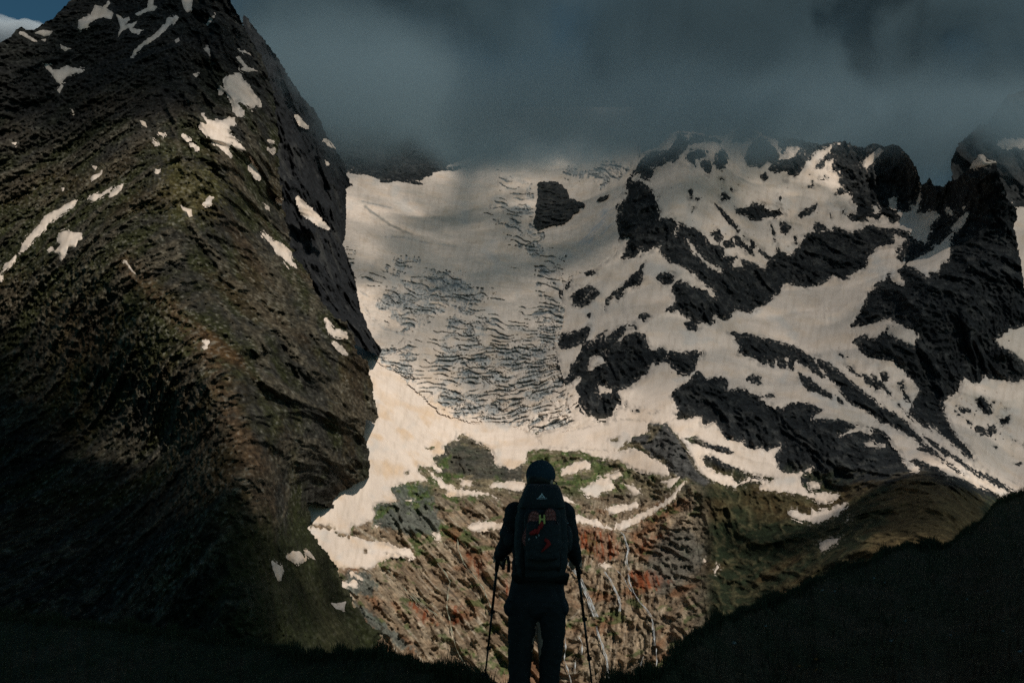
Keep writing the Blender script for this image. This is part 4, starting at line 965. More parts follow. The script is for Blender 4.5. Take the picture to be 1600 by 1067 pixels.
fall(W(12,800,14,880,5,930,28,990,46,1068), 2.0, "thin winding fall beside the hiker's leg", seed=9)
fall(W(70,940,68,1010), 1.6, "very short thin fall low beside the hiker's leg", seed=10)
fall(W(467,910,452,960,450,995), 1.8, 'tiny fall low on the right below the dark boulders', seed=11)
fall(W(540,862,542,930,540,970), 1.5, 'tiny straight fall under the pair of white threads', seed=12)
RL = dict(mat=M_RILL, name='rill', cat='stream', group='pale rills on the tan slabs')
fall(PL('v8', 350,5,358,90,400,190,440,240,490,300,540,370,575,450,592,512), 1.7, 'pale rill running down to the left trekking pole', seed=21, **RL)
fall(PL('v8', 205,185,262,258,295,320,285,400,270,500,290,580,310,690,345,820,380,890,430,962), 1.9, 'long pale rill down the middle of the tan slabs', seed=22, **RL)
fall(PL('v8', 10,400,70,470,130,510,205,570,235,605), 1.6, 'short pale rill slanting across the tan slabs farthest from the hiker', seed=23, **RL)
fall(PL('h', 420,360,520,470,600,560,700,620,740,650), 1.5, 'faint rill on the slabs just under the big snow tongue', seed=24, **RL)
# ------------------------------------------------------------------ the mountainside the hikers stand on
M_TURF = mat_terrain('dark_turf', 6.0, 0.5, 1.5, bump=0.8, bdist=0.03)
M_BLADE = mat_noisy('grass_blade', (0.034, 0.044, 0.015), (0.065, 0.060, 0.026), 3.0, 0.7)
CREST = [(-260, 930, 30), (-100, 950, 26), (0, 962, 22), (200, 978, 18), (400, 1003, 14), (480, 1022, 12), (560, 1017, 11), (610, 1019, 10), (650, 1033, 9.2), (680, 1041, 8.6), (735, 1053, 7.8), (765, 1067, 7.2), (800, 1090, 6.9),
         (870, 1100, 6.8), (920, 1090, 7.1), (955, 1068, 7.6), (985, 1056, 8.2), (1040, 1040, 9.5), (1062, 1010, 11), (1110, 971, 13), (1150, 957, 15), (1222, 932, 18), (1276, 905, 21), (1303, 890, 23), (1357, 876, 26), (1391, 858, 29), (1418, 849, 31), (1472, 853, 33), (1505, 833, 36),
         (1532, 812, 40), (1560, 783, 44), (1600, 767, 50), (1700, 720, 60), (1850, 660, 75)]
ca = np.array(CREST, float)
nU = 900
cu = np.linspace(-260, 1850, nU)
cv = np.interp(cu, ca[:, 0], ca[:, 1]); cdist = np.interp(cu, ca[:, 0], ca[:, 2])
cv = cv + 3.0 * n2(cu / 23, cu * 0 + 3) + 1.5 * n2(cu / 7, cu * 0 + 8)
ts = np.r_[np.linspace(0, 1, 60) ** 1.3, 1 + np.linspace(0.02, 1, 14) ** 1.5]
GP = np.zeros((len(ts), nU, 3))
for j, t in enumerate(ts):
    x, y, z = ray(cu, cv)
    k = cdist / y
    C = np.stack([x * k, cdist, z * k], 1)
    N = np.stack([x / y * 2.2, np.full(nU, 2.2), np.full(nU, -1.72)], 1)
    if t <= 1:
        p = N + (C - N) * t
        bul = np.sin(np.pi * t) * (0.02 * cdist)
        p[:, 2] -= bul
        p[:, 2] += 0.10 * fbm2(p[:, 0] * 0.9, p[:, 1] * 0.9, 4) * (1 - t) + 0.06 * n2(p[:, 0] * 3, p[:, 1] * 3) * (1 - t)
    else:
        s = t - 1
        p = C + np.stack([x / y * 30 * s, np.full(nU, 30 * s), np.full(nU, -26 * s - 10 * s * s)], 1)
    GP[j] = p
P = GP.reshape(-1, 3)
ii = (np.arange(len(ts) - 1)[:, None] * nU + np.arange(nU - 1)[None, :]).ravel()
quads = np.stack([ii, ii + 1, ii + nU + 1, ii + nU], 1)
gc = lerp(rgb((len(P),), (0.030, 0.036, 0.015)), (0.055, 0.045, 0.024), ss(-0.2, 0.5, fbm2(P[:, 0] * 0.6, P[:, 1] * 0.6, 4)))
ground = link('ground', make_mesh('ground', P, quads, gc, M_TURF))
tag(ground, 'dark grassy ground of the near hillside in deep shade', 'ground', None, 'structure')
# grass along the brow of the hill and scattered over it
def tuft(u):
    return max(0.0, 0.5 + 0.5 * math.sin(u * 0.11 + 2.2 * math.sin(u * 0.023)) * math.sin(u * 0.037 + 1)) ** 1.5
def grass(n, seed):
    rs = np.random.RandomState(seed)
    co, fa = [], []
    for i in range(n):
        u = rs.uniform(-40, 1640)
        if 770 < u < 940 and rs.rand() < 0.6: continue
        t = 1 - abs(rs.normal(0, 0.02)) if rs.rand() < 0.75 else rs.uniform(0.55, 1.0)
        j = np.interp(t, ts[:60], np.arange(60)); q = (u + 260) / 2110 * (nU - 1)
        j0, q0 = int(min(j, 58)), int(min(q, nU - 2))
        fj, fq = j - j0, q - q0
        p = (GP[j0, q0] * (1 - fj) + GP[j0 + 1, q0] * fj) * (1 - fq) + (GP[j0, q0 + 1] * (1 - fj) + GP[j0 + 1, q0 + 1] * fj) * fq
        far_ = p[1] / 9.0
        for b in range(3):
            h = rs.uniform(0.02, 0.11) * (0.55 + 0.45 * far_) * (0.35 + 1.5 * tuft(u)); wd = 0.0035 * (0.6 + 0.5 * far_)
            ax = rs.uniform(0, 6.28); lean = rs.uniform(0.1, 0.7) * h
            bx = p + np.array([rs.normal(0, 0.03), rs.normal(0, 0.03), -0.01])
            dx, dy = math.cos(ax), math.sin(ax)
            k = len(co)
            co += [bx + (-dy * wd, dx * wd, 0), bx + (dy * wd, -dx * wd, 0), bx + (dx * lean * .4 + dy * wd * .7, dy * lean * .4 - dx * wd * .7, h * .6), bx + (dx * lean * .4 - dy * wd * .7, dy * lean * .4 + dx * wd * .7, h * .6), bx + (dx * lean, dy * lean, h)]
            fa += [(k, k + 1, k + 2, k + 3), (k + 3, k + 2, k + 4)]
    me = bpy.data.meshes.new('grass'); me.from_pydata([tuple(c) for c in co], [], fa); me.materials.append(M_BLADE); me.update()
    return me
tag(link('grass', grass(14000, 5)), 'short dark grass fringing the brow of the near hillside', 'grass', None, 'stuff')

# small flowers showing pale on the shaded slope at the right
M_PETAL = mat_noisy('pale_petal', (0.42, 0.40, 0.36), (0.55, 0.53, 0.48), 40, 0.7)
M_ORANGE = mat_noisy('orange_petal', (0.45, 0.16, 0.04), (0.60, 0.24, 0.06), 40, 0.7)
M_STALK = mat_noisy('stalk', (0.03, 0.04, 0.012), (0.04, 0.05, 0.016), 30, 0.7)
def flower_meshes(mat):
    bm = bmesh.new()
    for k in range(6):
        a = k * math.pi / 3
        d, s = Vector((math.cos(a), math.sin(a), 0)), Vector((-math.sin(a), math.cos(a), 0))
        v = [bm.verts.new(q) for q in (d * 0.006, d * 0.022 + s * 0.010 + Vector((0, 0, .006)), d * 0.036 + Vector((0, 0, .010)), d * 0.022 - s * 0.010 + Vector((0, 0, .006)))]
        bm.faces.new(v)
    bmesh.ops.create_icosphere(bm, subdivisions=1, radius=0.009)
    me = bpy.data.meshes.new('blossom'); bm.to_mesh(me); bm.free(); me.materials.append(mat)
    bm = bmesh.new()
    bmesh.ops.create_cone(bm, segments=5, radius1=0.003, radius2=0.002, depth=0.12, cap_ends=True, matrix=Matrix.Translation((0, 0, -0.06)))
    for sg in (-1, 1):
        v = [bm.verts.new(q) for q in ((0, 0, -.09), (sg * .02, .008, -.07), (sg * .05, 0, -.05), (sg * .02, -.008, -.075))]
        bm.faces.new(v)
    ms = bpy.data.meshes.new('stalk'); bm.to_mesh(ms); bm.free(); ms.materials.append(M_STALK)
    return me, ms
FL = {'p': flower_meshes(M_PETAL), 'o': flower_meshes(M_ORANGE)}
def ground_at(u, v):
    """Nearest point of the near hillside seen at (u, v)."""
    q = int(np.clip((u + 260) / 2110 * (nU - 1), 0, nU - 1))
    col_ = GP[:60, q]
    tx = [(HORIZON - CY)]
    zz = col_[:, 2] / col_[:, 1]
    x, y, z = ray(u, v)
    j = int(np.argmin(np.abs(zz - z / y)))
    return Vector(col_[j])
pale = [(1366, 909), (1381, 918), (1305, 932), (1286, 930), (1411, 979), (1536, 931), (1507, 943), (1592, 958), (1196, 990), (1147, 1018), (1387, 1009), (1556, 1000), (1580, 1038), (1478, 1000)]
for i, (u, v) in enumerate(pale):
    p = ground_at(u, v)
    f = empty('flower', p + Vector((0, 0, 0.11)), 'tiny pale flower head low on the dark grass slope under the brown spur', 'flower', 'pale flowers dotting the shaded slope')
    f.scale = (0.9, 0.9, 0.9)
    f.rotation_euler = (R(-55 + 8 * (i % 3)), 0, R(i * 37 % 40 - 20))
    for me in FL['p']:
        o = bpy.data.objects.new(me.name, me); COL.objects.link(o); o.parent = f
for i, (u, v) in enumerate([(1245, 1051), (1271, 1044), (1271, 1058)]):
    f = empty('flower', ground_at(u, v) + Vector((0, 0, 0.11)), 'small orange flower low on the dark slope at the right', 'flower', 'orange flowers on the shaded slope')
    f.scale = (0.8, 0.8, 0.8)
    f.rotation_euler = (R(-60), 0, R(i * 31 - 20))
    for me in FL['o']:
        o = bpy.data.objects.new(me.name, me); COL.objects.link(o); o.parent = f
# ------------------------------------------------------------------ the hiker
D0 = 6.3
PX = D0 / F_PX
def hp(u, v, dy=0.0):
    """Point of the hiker: traced position at the hiker's distance, moved dy metres away from the camera."""
    return at(u, v, D0 + dy)
def capsules(bm, pts, seg=16):
    """Chain of tapered limbs with round joints: pts = [(point, radius or (rx, ry)), ...]."""
    def rr(r): return r if isinstance(r, tuple) else (r, r)
    for (p0, r0), (p1, r1) in zip(pts[:-1], pts[1:]):
        p0, p1 = Vector(p0), Vector(p1)
        ax = (p1 - p0)
        if ax.length < 1e-6: continue
        q = ax.normalized().to_track_quat('Z', 'Y') if abs(ax.normalized().z) < 0.9 else None
        if q is None:
            zx = ax.normalized(); xx = Vector((1, 0, 0)); yx = zx.cross(xx).normalized(); xx = yx.cross(zx)
            m = Matrix((xx, yx, zx)).transposed()
        else: m = q.to_matrix()
        a, b = rr(r0), rr(r1)
        rings = []
        for t in (0, 0.33, 0.66, 1):
            c = p0.lerp(p1, t); ra, rb = a[0] + (b[0] - a[0]) * t, a[1] + (b[1] - a[1]) * t
            rings.append([bm.verts.new(c + m @ Vector((math.cos(k * 2 * math.pi / seg) * ra, math.sin(k * 2 * math.pi / seg) * rb, 0))) for k in range(seg)])
        for A, B in zip(rings[:-1], rings[1:]):
            for k in range(seg): bm.faces.new((A[k], A[(k + 1) % seg], B[(k + 1) % seg], B[k]))
        bm.faces.new(rings[0][::-1]); bm.faces.new(rings[-1])
    for p, r in pts:
        a = rr(r)
        bmesh.ops.create_uvsphere(bm, u_segments=seg, v_segments=10, radius=1.0, matrix=Matrix.Translation(p) @ Matrix.Diagonal((a[0], a[1], min(a), 1)))
def ball(bm, p, rx, ry, rz, rot=None):
    m = Matrix.Translation(p) @ (rot.to_4x4() if rot is not None else Matrix.Identity(4)) @ Matrix.Diagonal((rx, ry, rz, 1))
    bmesh.ops.create_uvsphere(bm, u_segments=24, v_segments=16, radius=1.0, matrix=m)
def remeshed(name, bm, voxel, mat, parent, smooth_it=2, wrinkle=0.0, wscale=30.0):
    me = bpy.data.meshes.new(name + '_raw'); bm.to_mesh(me); bm.free()
    o = bpy.data.objects.new(name + '_raw', me); COL.objects.link(o)
    r = o.modifiers.new('r', 'REMESH'); r.mode = 'VOXEL'; r.voxel_size = voxel
    s = o.modifiers.new('s', 'SMOOTH'); s.iterations = smooth_it; s.factor = 0.5
    dg = bpy.context.evaluated_depsgraph_get(); dg.update()
    out = bpy.data.meshes.new_from_object(o.evaluated_get(dg))
    bpy.data.objects.remove(o); bpy.data.meshes.remove(me)
    n = len(out.vertices)
    co = np.empty(n * 3, np.float32); out.vertices.foreach_get('co', co); co = co.reshape(-1, 3)
    if wrinkle:
        no = np.empty(n * 3, np.float32); out.vertices.foreach_get('normal', no); no = no.reshape(-1, 3)
        co = co + no * (wrinkle * fbm3(co[:, 0] * wscale, co[:, 1] * wscale, co[:, 2] * wscale * 1.7, 3))[:, None]
        out.vertices.foreach_set('co', np.ascontiguousarray(co, np.float32).ravel())
    out.polygons.foreach_set('use_smooth', np.ones(len(out.polygons), bool))
    out.name = name
    out.materials.clear(); out.materials.append(mat)
    out.update()
    return link(name, out, parent)
def bm_obj(name, bm, mat, parent, smooth=True, bevel=0.0):
    if bevel: bmesh.ops.bevel(bm, geom=bm.edges[:], offset=bevel, segments=2, affect='EDGES', profile=0.5)
    bmesh.ops.recalc_face_normals(bm, faces=bm.faces)
    me = bpy.data.meshes.new(name); bm.to_mesh(me); bm.free()
    if smooth: me.polygons.foreach_set('use_smooth', np.ones(len(me.polygons), bool))
    me.materials.append(mat); me.update()
    return link(name, me, parent)
def tube(bm, pts, r, seg=10, flat=1.0):
    pts = [Vector(p) for p in pts]; rs = r if isinstance(r, (list, tuple)) else [r] * len(pts)
    rings = []
    for i, p in enumerate(pts):
        t = (pts[min(i + 1, len(pts) - 1)] - pts[max(i - 1, 0)]).normalized()
        a = t.cross(Vector((0, 1, 0.01))).normalized(); b = t.cross(a)
        rings.append([bm.verts.new(p + a * math.cos(k * 2 * math.pi / seg) * rs[i] + b * math.sin(k * 2 * math.pi / seg) * rs[i] * flat) for k in range(seg)])
    for A, B in zip(rings[:-1], rings[1:]):
        for k in range(seg): bm.faces.new((A[k], A[(k + 1) % seg], B[(k + 1) % seg], B[k]))
    bm.faces.new(rings[0][::-1]); bm.faces.new(rings[-1])
def boxy(bm, c, sx, sy, sz, rot=None):
    m = Matrix.Translation(c) @ (rot.to_4x4() if rot is not None else Matrix.Identity(4)) @ Matrix.Diagonal((sx, sy, sz, 1))
    return bmesh.ops.create_cube(bm, size=1.0, matrix=m)

M_SKIN = mat_noisy('skin', (0.46, 0.27, 0.20), (0.54, 0.33, 0.25), 25, 0.55, 0.35)
M_HAIR = mat_noisy('dark_hair', (0.012, 0.009, 0.007), (0.022, 0.016, 0.012), 60, 0.5, 0.4)
M_CAPC = mat_noisy('navy_cap', (0.026, 0.044, 0.058), (0.038, 0.058, 0.074), 90, 0.85, bump=0.2, bdist=0.002)
M_JACK = mat_noisy('black_jacket', (0.018, 0.019, 0.021), (0.032, 0.033, 0.036), 25, 0.8, bump=0.3, bdist=0.004)
M_TROU = mat_noisy('black_trousers', (0.016, 0.017, 0.017), (0.026, 0.027, 0.027), 30, 0.85, bump=0.3, bdist=0.004)
M_PACK = mat_noisy('pack_nylon', (0.025, 0.028, 0.030), (0.040, 0.043, 0.045), 120, 0.7, bump=0.25, bdist=0.003)
M_STRAP = mat_noisy('webbing', (0.016, 0.016, 0.017), (0.028, 0.028, 0.029), 200, 0.7)
M_POLE = mat_noisy('pole_metal', (0.020, 0.021, 0.022), (0.028, 0.029, 0.030), 60, 0.4, 0.5)
M_GRIP = mat_noisy('grip_foam', (0.010, 0.010, 0.010), (0.018, 0.018, 0.018), 150, 0.9)
M_WHITE = mat_noisy('printed_mark', (0.80, 0.82, 0.83), (0.86, 0.87, 0.88), 80, 0.6)
M_SOLE = mat_noisy('rubber_sole', (0.46, 0.14, 0.12), (0.56, 0.20, 0.17), 140, 0.8, bump=0.4, bdist=0.003)
M_SHOE = mat_noisy('shoe_upper', (0.014, 0.013, 0.014), (0.026, 0.022, 0.022), 90, 0.8)
M_YELL = mat_noisy('yellow_plastic', (0.72, 0.60, 0.14), (0.80, 0.68, 0.20), 80, 0.5, 0.4)
M_RED = mat_noisy('red_cloth', (0.38, 0.024, 0.022), (0.46, 0.036, 0.030), 90, 0.75, bump=0.3, bdist=0.003)
M_GREY = mat_noisy('pale_tab', (0.30, 0.30, 0.30), (0.38, 0.38, 0.38), 80, 0.6)

person = empty('person', (hp(842, 1165).x, D0, hp(842, 1165).z), 'hiker seen from behind in dark cap, jacket and trousers, holding two trekking poles', 'person')
SL, SR = hp(806, 801), hp(881, 801)
EL, ER = hp(793, 848, 0.06), hp(892, 850, 0.06)
HL, HR = hp(778, 872, 0.26), hp(902, 880, 0.24)
# body: one continuous skin from head to feet, hands closed on the grips
bm = bmesh.new()
hc = hp(845, 750, 0.02)
yaw = Matrix.Rotation(R(-28), 3, 'Z')
ball(bm, hc + Vector((0, 0, 0.02)), 0.074, 0.094, 0.100, yaw)
def hd(x, y, z): return hc + yaw @ Vector((x, y, z))
ball(bm, hd(0, 0.035, -0.055), 0.056, 0.062, 0.060, yaw)
ball(bm, hd(0, 0.102, -0.018), 0.013, 0.018, 0.022, yaw); ball(bm, hd(0, 0.093, 0.008), 0.010, 0.014, 0.024, yaw)
ball(bm, hd(0, 0.088, -0.060), 0.024, 0.012, 0.007, yaw); ball(bm, hd(0, 0.088, -0.072), 0.020, 0.012, 0.007, yaw); ball(bm, hd(0, 0.080, -0.098), 0.024, 0.018, 0.018, yaw)
for s in (-1, 1):
    ball(bm, hd(0.076 * s, -0.005, -0.012), 0.010, 0.020, 0.030, yaw)
    ball(bm, hd(0.031 * s, 0.078, 0.008), 0.014, 0.012, 0.010, yaw)
capsules(bm, [(hc + Vector((0, -0.01, -0.06)), 0.056), (hp(843, 783, 0.0), 0.060), (hp(843, 800), (0.10, 0.07))])
capsules(bm, [(hp(843, 805), (0.13, 0.085)), (hp(843, 850), (0.135, 0.095)), (hp(842, 900), (0.125, 0.09)), (hp(839, 940), (0.145, 0.105))])
for s, S_, E_, H_ in ((-1, SL, EL, HL), (1, SR, ER, HR)):
    capsules(bm, [(S_, 0.052), (S_.lerp(E_, .5), 0.045), (E_, 0.038), (E_.lerp(H_, .45), 0.036), (E_.lerp(H_, .86), 0.026)])
for s, hx, kx, ax in ((-1, 820, 812, 811), (1, 858, 858, 858)):
    capsules(bm, [(hp(hx, 950), 0.082), (hp((hx + kx) / 2, 1000), 0.075), (hp(kx, 1052, 0.02), 0.056), (hp((kx + ax) / 2, 1092, -0.01), 0.053), (hp(ax, 1148), 0.036)])
    f0 = hp(ax, 1158)
    capsules(bm, [(f0 + Vector((0, -0.05, 0)), 0.032), (f0 + Vector((s * 0.015, 0.10, -0.012)), 0.036), (f0 + Vector((s * 0.02, 0.16, -0.02)), 0.026)])
def hand(bm, G, axis, inward, wrist):
    """Palm behind the grip, four unequal fingers wrapped round it and a thumb from the side of the palm."""
    axis = axis.normalized(); fwd = Vector((0, 1, 0)); fwd = (fwd - axis * fwd.dot(axis)).normalized(); side = axis.cross(fwd).normalized() * inward
    palm = G - side * 0.030 + axis * 0.0
    capsules(bm, [(wrist, 0.026), (palm.lerp(wrist, 0.35), (0.026, 0.024)), (palm, 0.027)], 12)
    ball(bm, palm + axis * 0.004, 0.022, 0.034, 0.042, None)
    for i, (ln, rd) in enumerate(((0.95, .0098), (1.06, .0102), (1.0, .0098), (0.80, .0088))):
        h = axis * (0.032 - 0.021 * i)
        r = 0.026
        base = G + h - side * 0.032 + fwd * 0.012
        pts = [(base, rd * 1.1)]
        for ang in (70, 20, -35, -85)[:4]:
            a = R(90 - ang + 55 * (1 - ln))
            d = side * -math.cos(R(ang + 90) - math.pi) + fwd * math.sin(R(90 - abs(ang - 0) * 0.3))
            th = R(150 - (70 - ang) * 1.35 * ln)
            pts.append((G + h * 1.02 + side * math.cos(th) * r + fwd * math.sin(th) * r, rd * (1 - 0.06 * len(pts))))
        capsules(bm, pts, 10)
    tb = G + axis * 0.030 - side * 0.026 - fwd * 0.010
    capsules(bm, [(tb, 0.013), (G + axis * 0.048 - side * 0.006 - fwd * 0.024, 0.0115), (G + axis * 0.052 + side * 0.018 - fwd * 0.018, 0.0095)], 10)
TIPL, TIPR = hp(757, 1064, 1.02), hp(927, 1086, 0.66)
axL, axR = (HL - TIPL).normalized(), (HR - TIPR).normalized()
hand(bm, HL, axL, 1, EL.lerp(HL, .84)); hand(bm, HR, axR, -1, ER.lerp(HR, .84))
remeshed('body', bm, 0.0055, M_SKIN, person, 2)
# hair, cap
bm = bmesh.new()
ball(bm, hd(0, -0.018, 0.01), 0.081, 0.090, 0.092, yaw); ball(bm, hd(-0.01, -0.055, -0.055), 0.055, 0.040, 0.055, yaw)
capsules(bm, [(hd(-0.066, -0.02, -0.02), 0.016), (hp(821, 765, -0.03), 0.012), (hp(819, 776, -0.05), 0.007)], 8)
remeshed('hair', bm, 0.006, M_HAIR, person, 1, 0.002, 70)
bm = bmesh.new()
bmesh.ops.create_uvsphere(bm, u_segments=48, v_segments=24, radius=1.0)
for v in bm.verts:
    v.co.z = max(v.co.z, -0.30)
    v.co = Vector((v.co.x * 0.090, v.co.y * 0.106, v.co.z * 0.098))
    seam = abs(math.sin(3 * math.atan2(v.co.y, v.co.x)))
    v.co *= 1 - 0.012 * (seam < 0.12)
    v.co = hd(*v.co) + Vector((0, 0, 0.030))
capo = bm_obj('cap', bm, M_CAPC, person)
bm = bmesh.new()
rows = []
for j in range(7):
    t = j / 6
    row = []
    for k in range(17):
        a = R(-70 + 140 * k / 16)
        rx, ry = 0.088, 0.100 + 0.075 * t * max(0, math.cos(a)) ** 0.7
        row.append(bm.verts.new(hd(math.sin(a) * rx, math.cos(a) * ry, 0.008 - 0.018 * t - 0.02 * math.sin(a) ** 2)))
    rows.append(row)
for A, B in zip(rows[:-1], rows[1:]):
    for k in range(16): bm.faces.new((A[k], A[k + 1], B[k + 1], B[k]))
bmesh.ops.solidify(bm, geom=bm.faces[:], thickness=0.004)
bm_obj('cap_brim', bm, M_CAPC, capo)
bm = bmesh.new(); boxy(bm, hd(0, -0.108, 0.012), 0.030, 0.005, 0.010, yaw); bm_obj('cap_buckle', bm, M_STRAP, capo, False, 0.001)
# jacket
bm = bmesh.new()
capsules(bm, [(hp(843, 792), (0.075, 0.075)), (hp(843, 806), (0.165, 0.105)), (hp(843, 850), (0.165, 0.115)), (hp(841, 900), (0.165, 0.115)), (hp(839.5, 920), (0.170, 0.125)), (hp(839, 934), (0.176, 0.13))], 24)
for S_, E_, H_ in ((SL, EL, HL), (SR, ER, HR)):
    capsules(bm, [(S_, 0.070), (S_.lerp(E_, .5), 0.063), (E_, 0.056), (E_.lerp(H_, .5), 0.047), (E_.lerp(H_, .80), 0.037)], 16)
ball(bm, hp(797, 948), 0.040, 0.07, 0.060); ball(bm, hp(879, 949), 0.040, 0.07, 0.055)
ball(bm, hp(843, 783, 0.01), 0.078, 0.07, 0.03)
jk = remeshed('jacket', bm, 0.008, M_JACK, person, 3, 0.006, 14)
bm = bmesh.new()
for z in range(3): tube(bm, [hp(796 + z, 938 + z * 9, -0.06), hp(797 + z, 941 + z * 9, -0.075)], 0.004, 6)
bm_obj('pocket_zip', bm, M_STRAP, jk)
bm = bmesh.new(); boxy(bm, hp(886, 817, -0.075), 0.017, 0.004, 0.006, Matrix.Rotation(R(-8), 3, 'Y')); bm_obj('sleeve_mark', bm, M_WHITE, jk, False, 0.0008)
# trousers, boots
bm = bmesh.new()
capsules(bm, [(hp(839, 918), (0.155, 0.115)), (hp(839, 932), (0.165, 0.12))], 24)
capsules(bm, [(hp(817, 952), (0.094, 0.10)), (hp(815, 985), (0.084, 0.095)), (hp(812.5, 1030, 0.01), (0.073, 0.085)), (hp(811.5, 1067, 0.01), (0.066, 0.078)), (hp(811, 1110), (0.066, 0.075)), (hp(811, 1146), (0.066, 0.074))], 20)
capsules(bm, [(hp(861, 952), (0.094, 0.10)), (hp(862, 985), (0.084, 0.095)), (hp(860, 1030, 0.01), (0.070, 0.085)), (hp(857.5, 1067, 0.01), (0.060, 0.074)), (hp(857.5, 1110), (0.062, 0.072)), (hp(858, 1146), (0.062, 0.072))], 20)
remeshed('trousers', bm, 0.0075, M_TROU, person, 2, 0.005, 16)
for s, ax in ((-1, 811), (1, 858)):
    bm = bmesh.new(); f0 = hp(ax, 1160)
    capsules(bm, [(f0 + Vector((0, -0.04, 0.06)), 0.052), (f0 + Vector((0, -0.045, 0)), 0.045), (f0 + Vector((s * 0.015, 0.10, -0.008)), 0.047), (f0 + Vector((s * 0.02, 0.17, -0.02)), 0.036)], 14)
    bt = remeshed('boot', bm, 0.008, M_SHOE, person, 2)

# ---- backpack -----------------------------------------------------------------------
pack = empty('backpack', hp(843, 905, -0.25), 'large black backpack with a small white mountain emblem on its lid', 'backpack')
bm = bmesh.new()
def slab(prof, y0, y1, n=20):
    """Rounded bag body: prof = [(v, u_left, u_right, depth scale), ...] from top to bottom."""
    rows = []
    for v, ul, ur, k in prof:
        c = hp((ul + ur) / 2, v, (y0 + y1) / 2); rx = (ur - ul) / 2 * PX; ry = (y1 - y0) / 2 * k
        row = []
        for i in range(32):
            a = 2 * math.pi * i / 32
            ex = 0.55
            row.append(bm.verts.new(c + Vector((math.copysign(abs(math.cos(a)) ** ex, math.cos(a)) * rx, math.copysign(abs(math.sin(a)) ** ex, math.sin(a)) * ry, 0))))
        rows.append(row)
    for A, B in zip(rows[:-1], rows[1:]):
        for k in range(32): bm.faces.new((A[k], A[(k + 1) % 32], B[(k + 1) % 32], B[k]))
    bm.faces.new(rows[0]); bm.faces.new(rows[-1][::-1])
slab([(782, 816, 877, 0.85), (790, 811, 880, 0.97), (815, 807, 884, 1), (850, 806, 885, 1), (880, 808, 884, 0.97), (898, 813, 880, 0.85), (906, 822, 872, 0.6)], -0.37, -0.12)
bag = remeshed('bag', bm, 0.008, M_PACK, pack, 2, 0.006, 13)
bm = bmesh.new()
slab([(756, 829, 866, 0.55), (758, 824, 870, 0.78), (764, 820, 874, 0.95), (775, 816, 877, 1), (786, 813, 880, 1), (793, 812, 881, 0.95), (795, 816, 877, 0.8)], -0.41, -0.09)
lid = remeshed('lid', bm, 0.007, M_PACK, pack, 2, 0.004, 14)
bm = bmesh.new()
slab([(795, 825, 871, 0.5), (806, 821, 874, 0.9), (850, 820, 875, 1), (884, 823, 872, 0.9), (890, 830, 865, 0.5)], -0.43, -0.35)
fp_ = remeshed('front_pocket', bm, 0.007, M_PACK, pack, 2, 0.004, 16)
bm = bmesh.new(); ball(bm, hp(792, 833, -0.10), 0.046, 0.055, 0.046); ball(bm, hp(797, 842, -0.12), 0.042, 0.05, 0.05); remeshed('side_pouch', bm, 0.007, M_PACK, pack, 2, 0.004, 18)
bm = bmesh.new(); ball(bm, hp(887, 842, -0.16), 0.030, 0.06, 0.085); remeshed('side_pocket', bm, 0.007, M_PACK, pack, 2, 0.004, 18)
for sx_, u0 in ((-1, 812), (1, 877)):
    bm = bmesh.new(); tube(bm, [hp(u0 - sx_ * 14, 790, -0.40), hp(u0 - sx_ * 9, 806, -0.385), hp(u0 - sx_ * 5, 840, -0.385), hp(u0 - sx_ * 3, 880, -0.37), hp(u0 - sx_ * 8, 902, -0.33)], 0.012, 8, 0.3); bm_obj('compression_strap', bm, M_STRAP, pack)
    bm = bmesh.new(); tube(bm, [hp(u0 - sx_ * 22, 768, -0.06), hp(u0 - sx_ * 6, 783, 0.06), hp(u0 - sx_ * 4, 806, 0.15), hp(u0 - sx_ * 2, 850, 0.13), hp(u0 - sx_ * 3, 885, 0.02)], [0.022, 0.030, 0.032, 0.024, 0.015], 10, 0.35); bm_obj('shoulder_strap', bm, M_STRAP, pack)
    bm = bmesh.new(); tube(bm, [hp(u0 - sx_ * 12, 898, -0.20), hp(u0 + sx_ * 6, 904, -0.10), hp(u0 + sx_ * 5, 906, 0.05), hp(u0 - sx_ * 20, 908, 0.145)], [0.03, 0.042, 0.036, 0.018], 10, 0.4); bm_obj('hip_belt', bm, M_STRAP, pack)
for pts in (((789, 872), (787, 882), (786, 890)), ((793, 868), (795, 880), (794.5, 894)), ((862, 872), (863, 882), (861, 887))):
    bm = bmesh.new(); tube(bm, [hp(u, v, -0.30 if u > 800 else -0.12) for u, v in pts], 0.010, 8, 0.3)
    bm_obj('loose_strap', bm, M_STRAP, pack)
bm = bmesh.new()                                                     # emblem: a peak cut by slanting snow lines
def tri(*p):
    f = [bm.verts.new(hp(u, v, -0.4235)) for u, v in p]; k = [bm.verts.new(hp(u, v, -0.4205)) for u, v in p]
    bm.faces.new(f); bm.faces.new(k[::-1])
    for i in range(len(p)): bm.faces.new((f[i], k[i], k[(i + 1) % len(p)], f[(i + 1) % len(p)]))
tri((846.6, 770.2), (848.6, 773.0), (846.9, 774.6), (845.0, 772.6))
tri((844.6, 773.0), (846.4, 775.2), (843.6, 777.4), (841.2, 777.4))
tri((849.0, 773.6), (852.0, 777.4), (849.6, 777.4), (847.6, 775.2))
tri((846.9, 775.8), (848.3, 777.4), (845.3, 777.4))
bm_obj('emblem', bm, M_WHITE, lid, False)
tc_ = bpy.data.curves.new('lettering', 'FONT'); tc_.body = 'GREGORY'; tc_.size = 0.0125; tc_.align_x = 'CENTER'; tc_.extrude = 0.0006; tc_.space_character = 1.1
to_ = bpy.data.objects.new('lettering_curve', tc_); COL.objects.link(to_)
to_.location = hp(846.6, 779.8, -0.4225); to_.rotation_euler = (R(90), 0, 0)
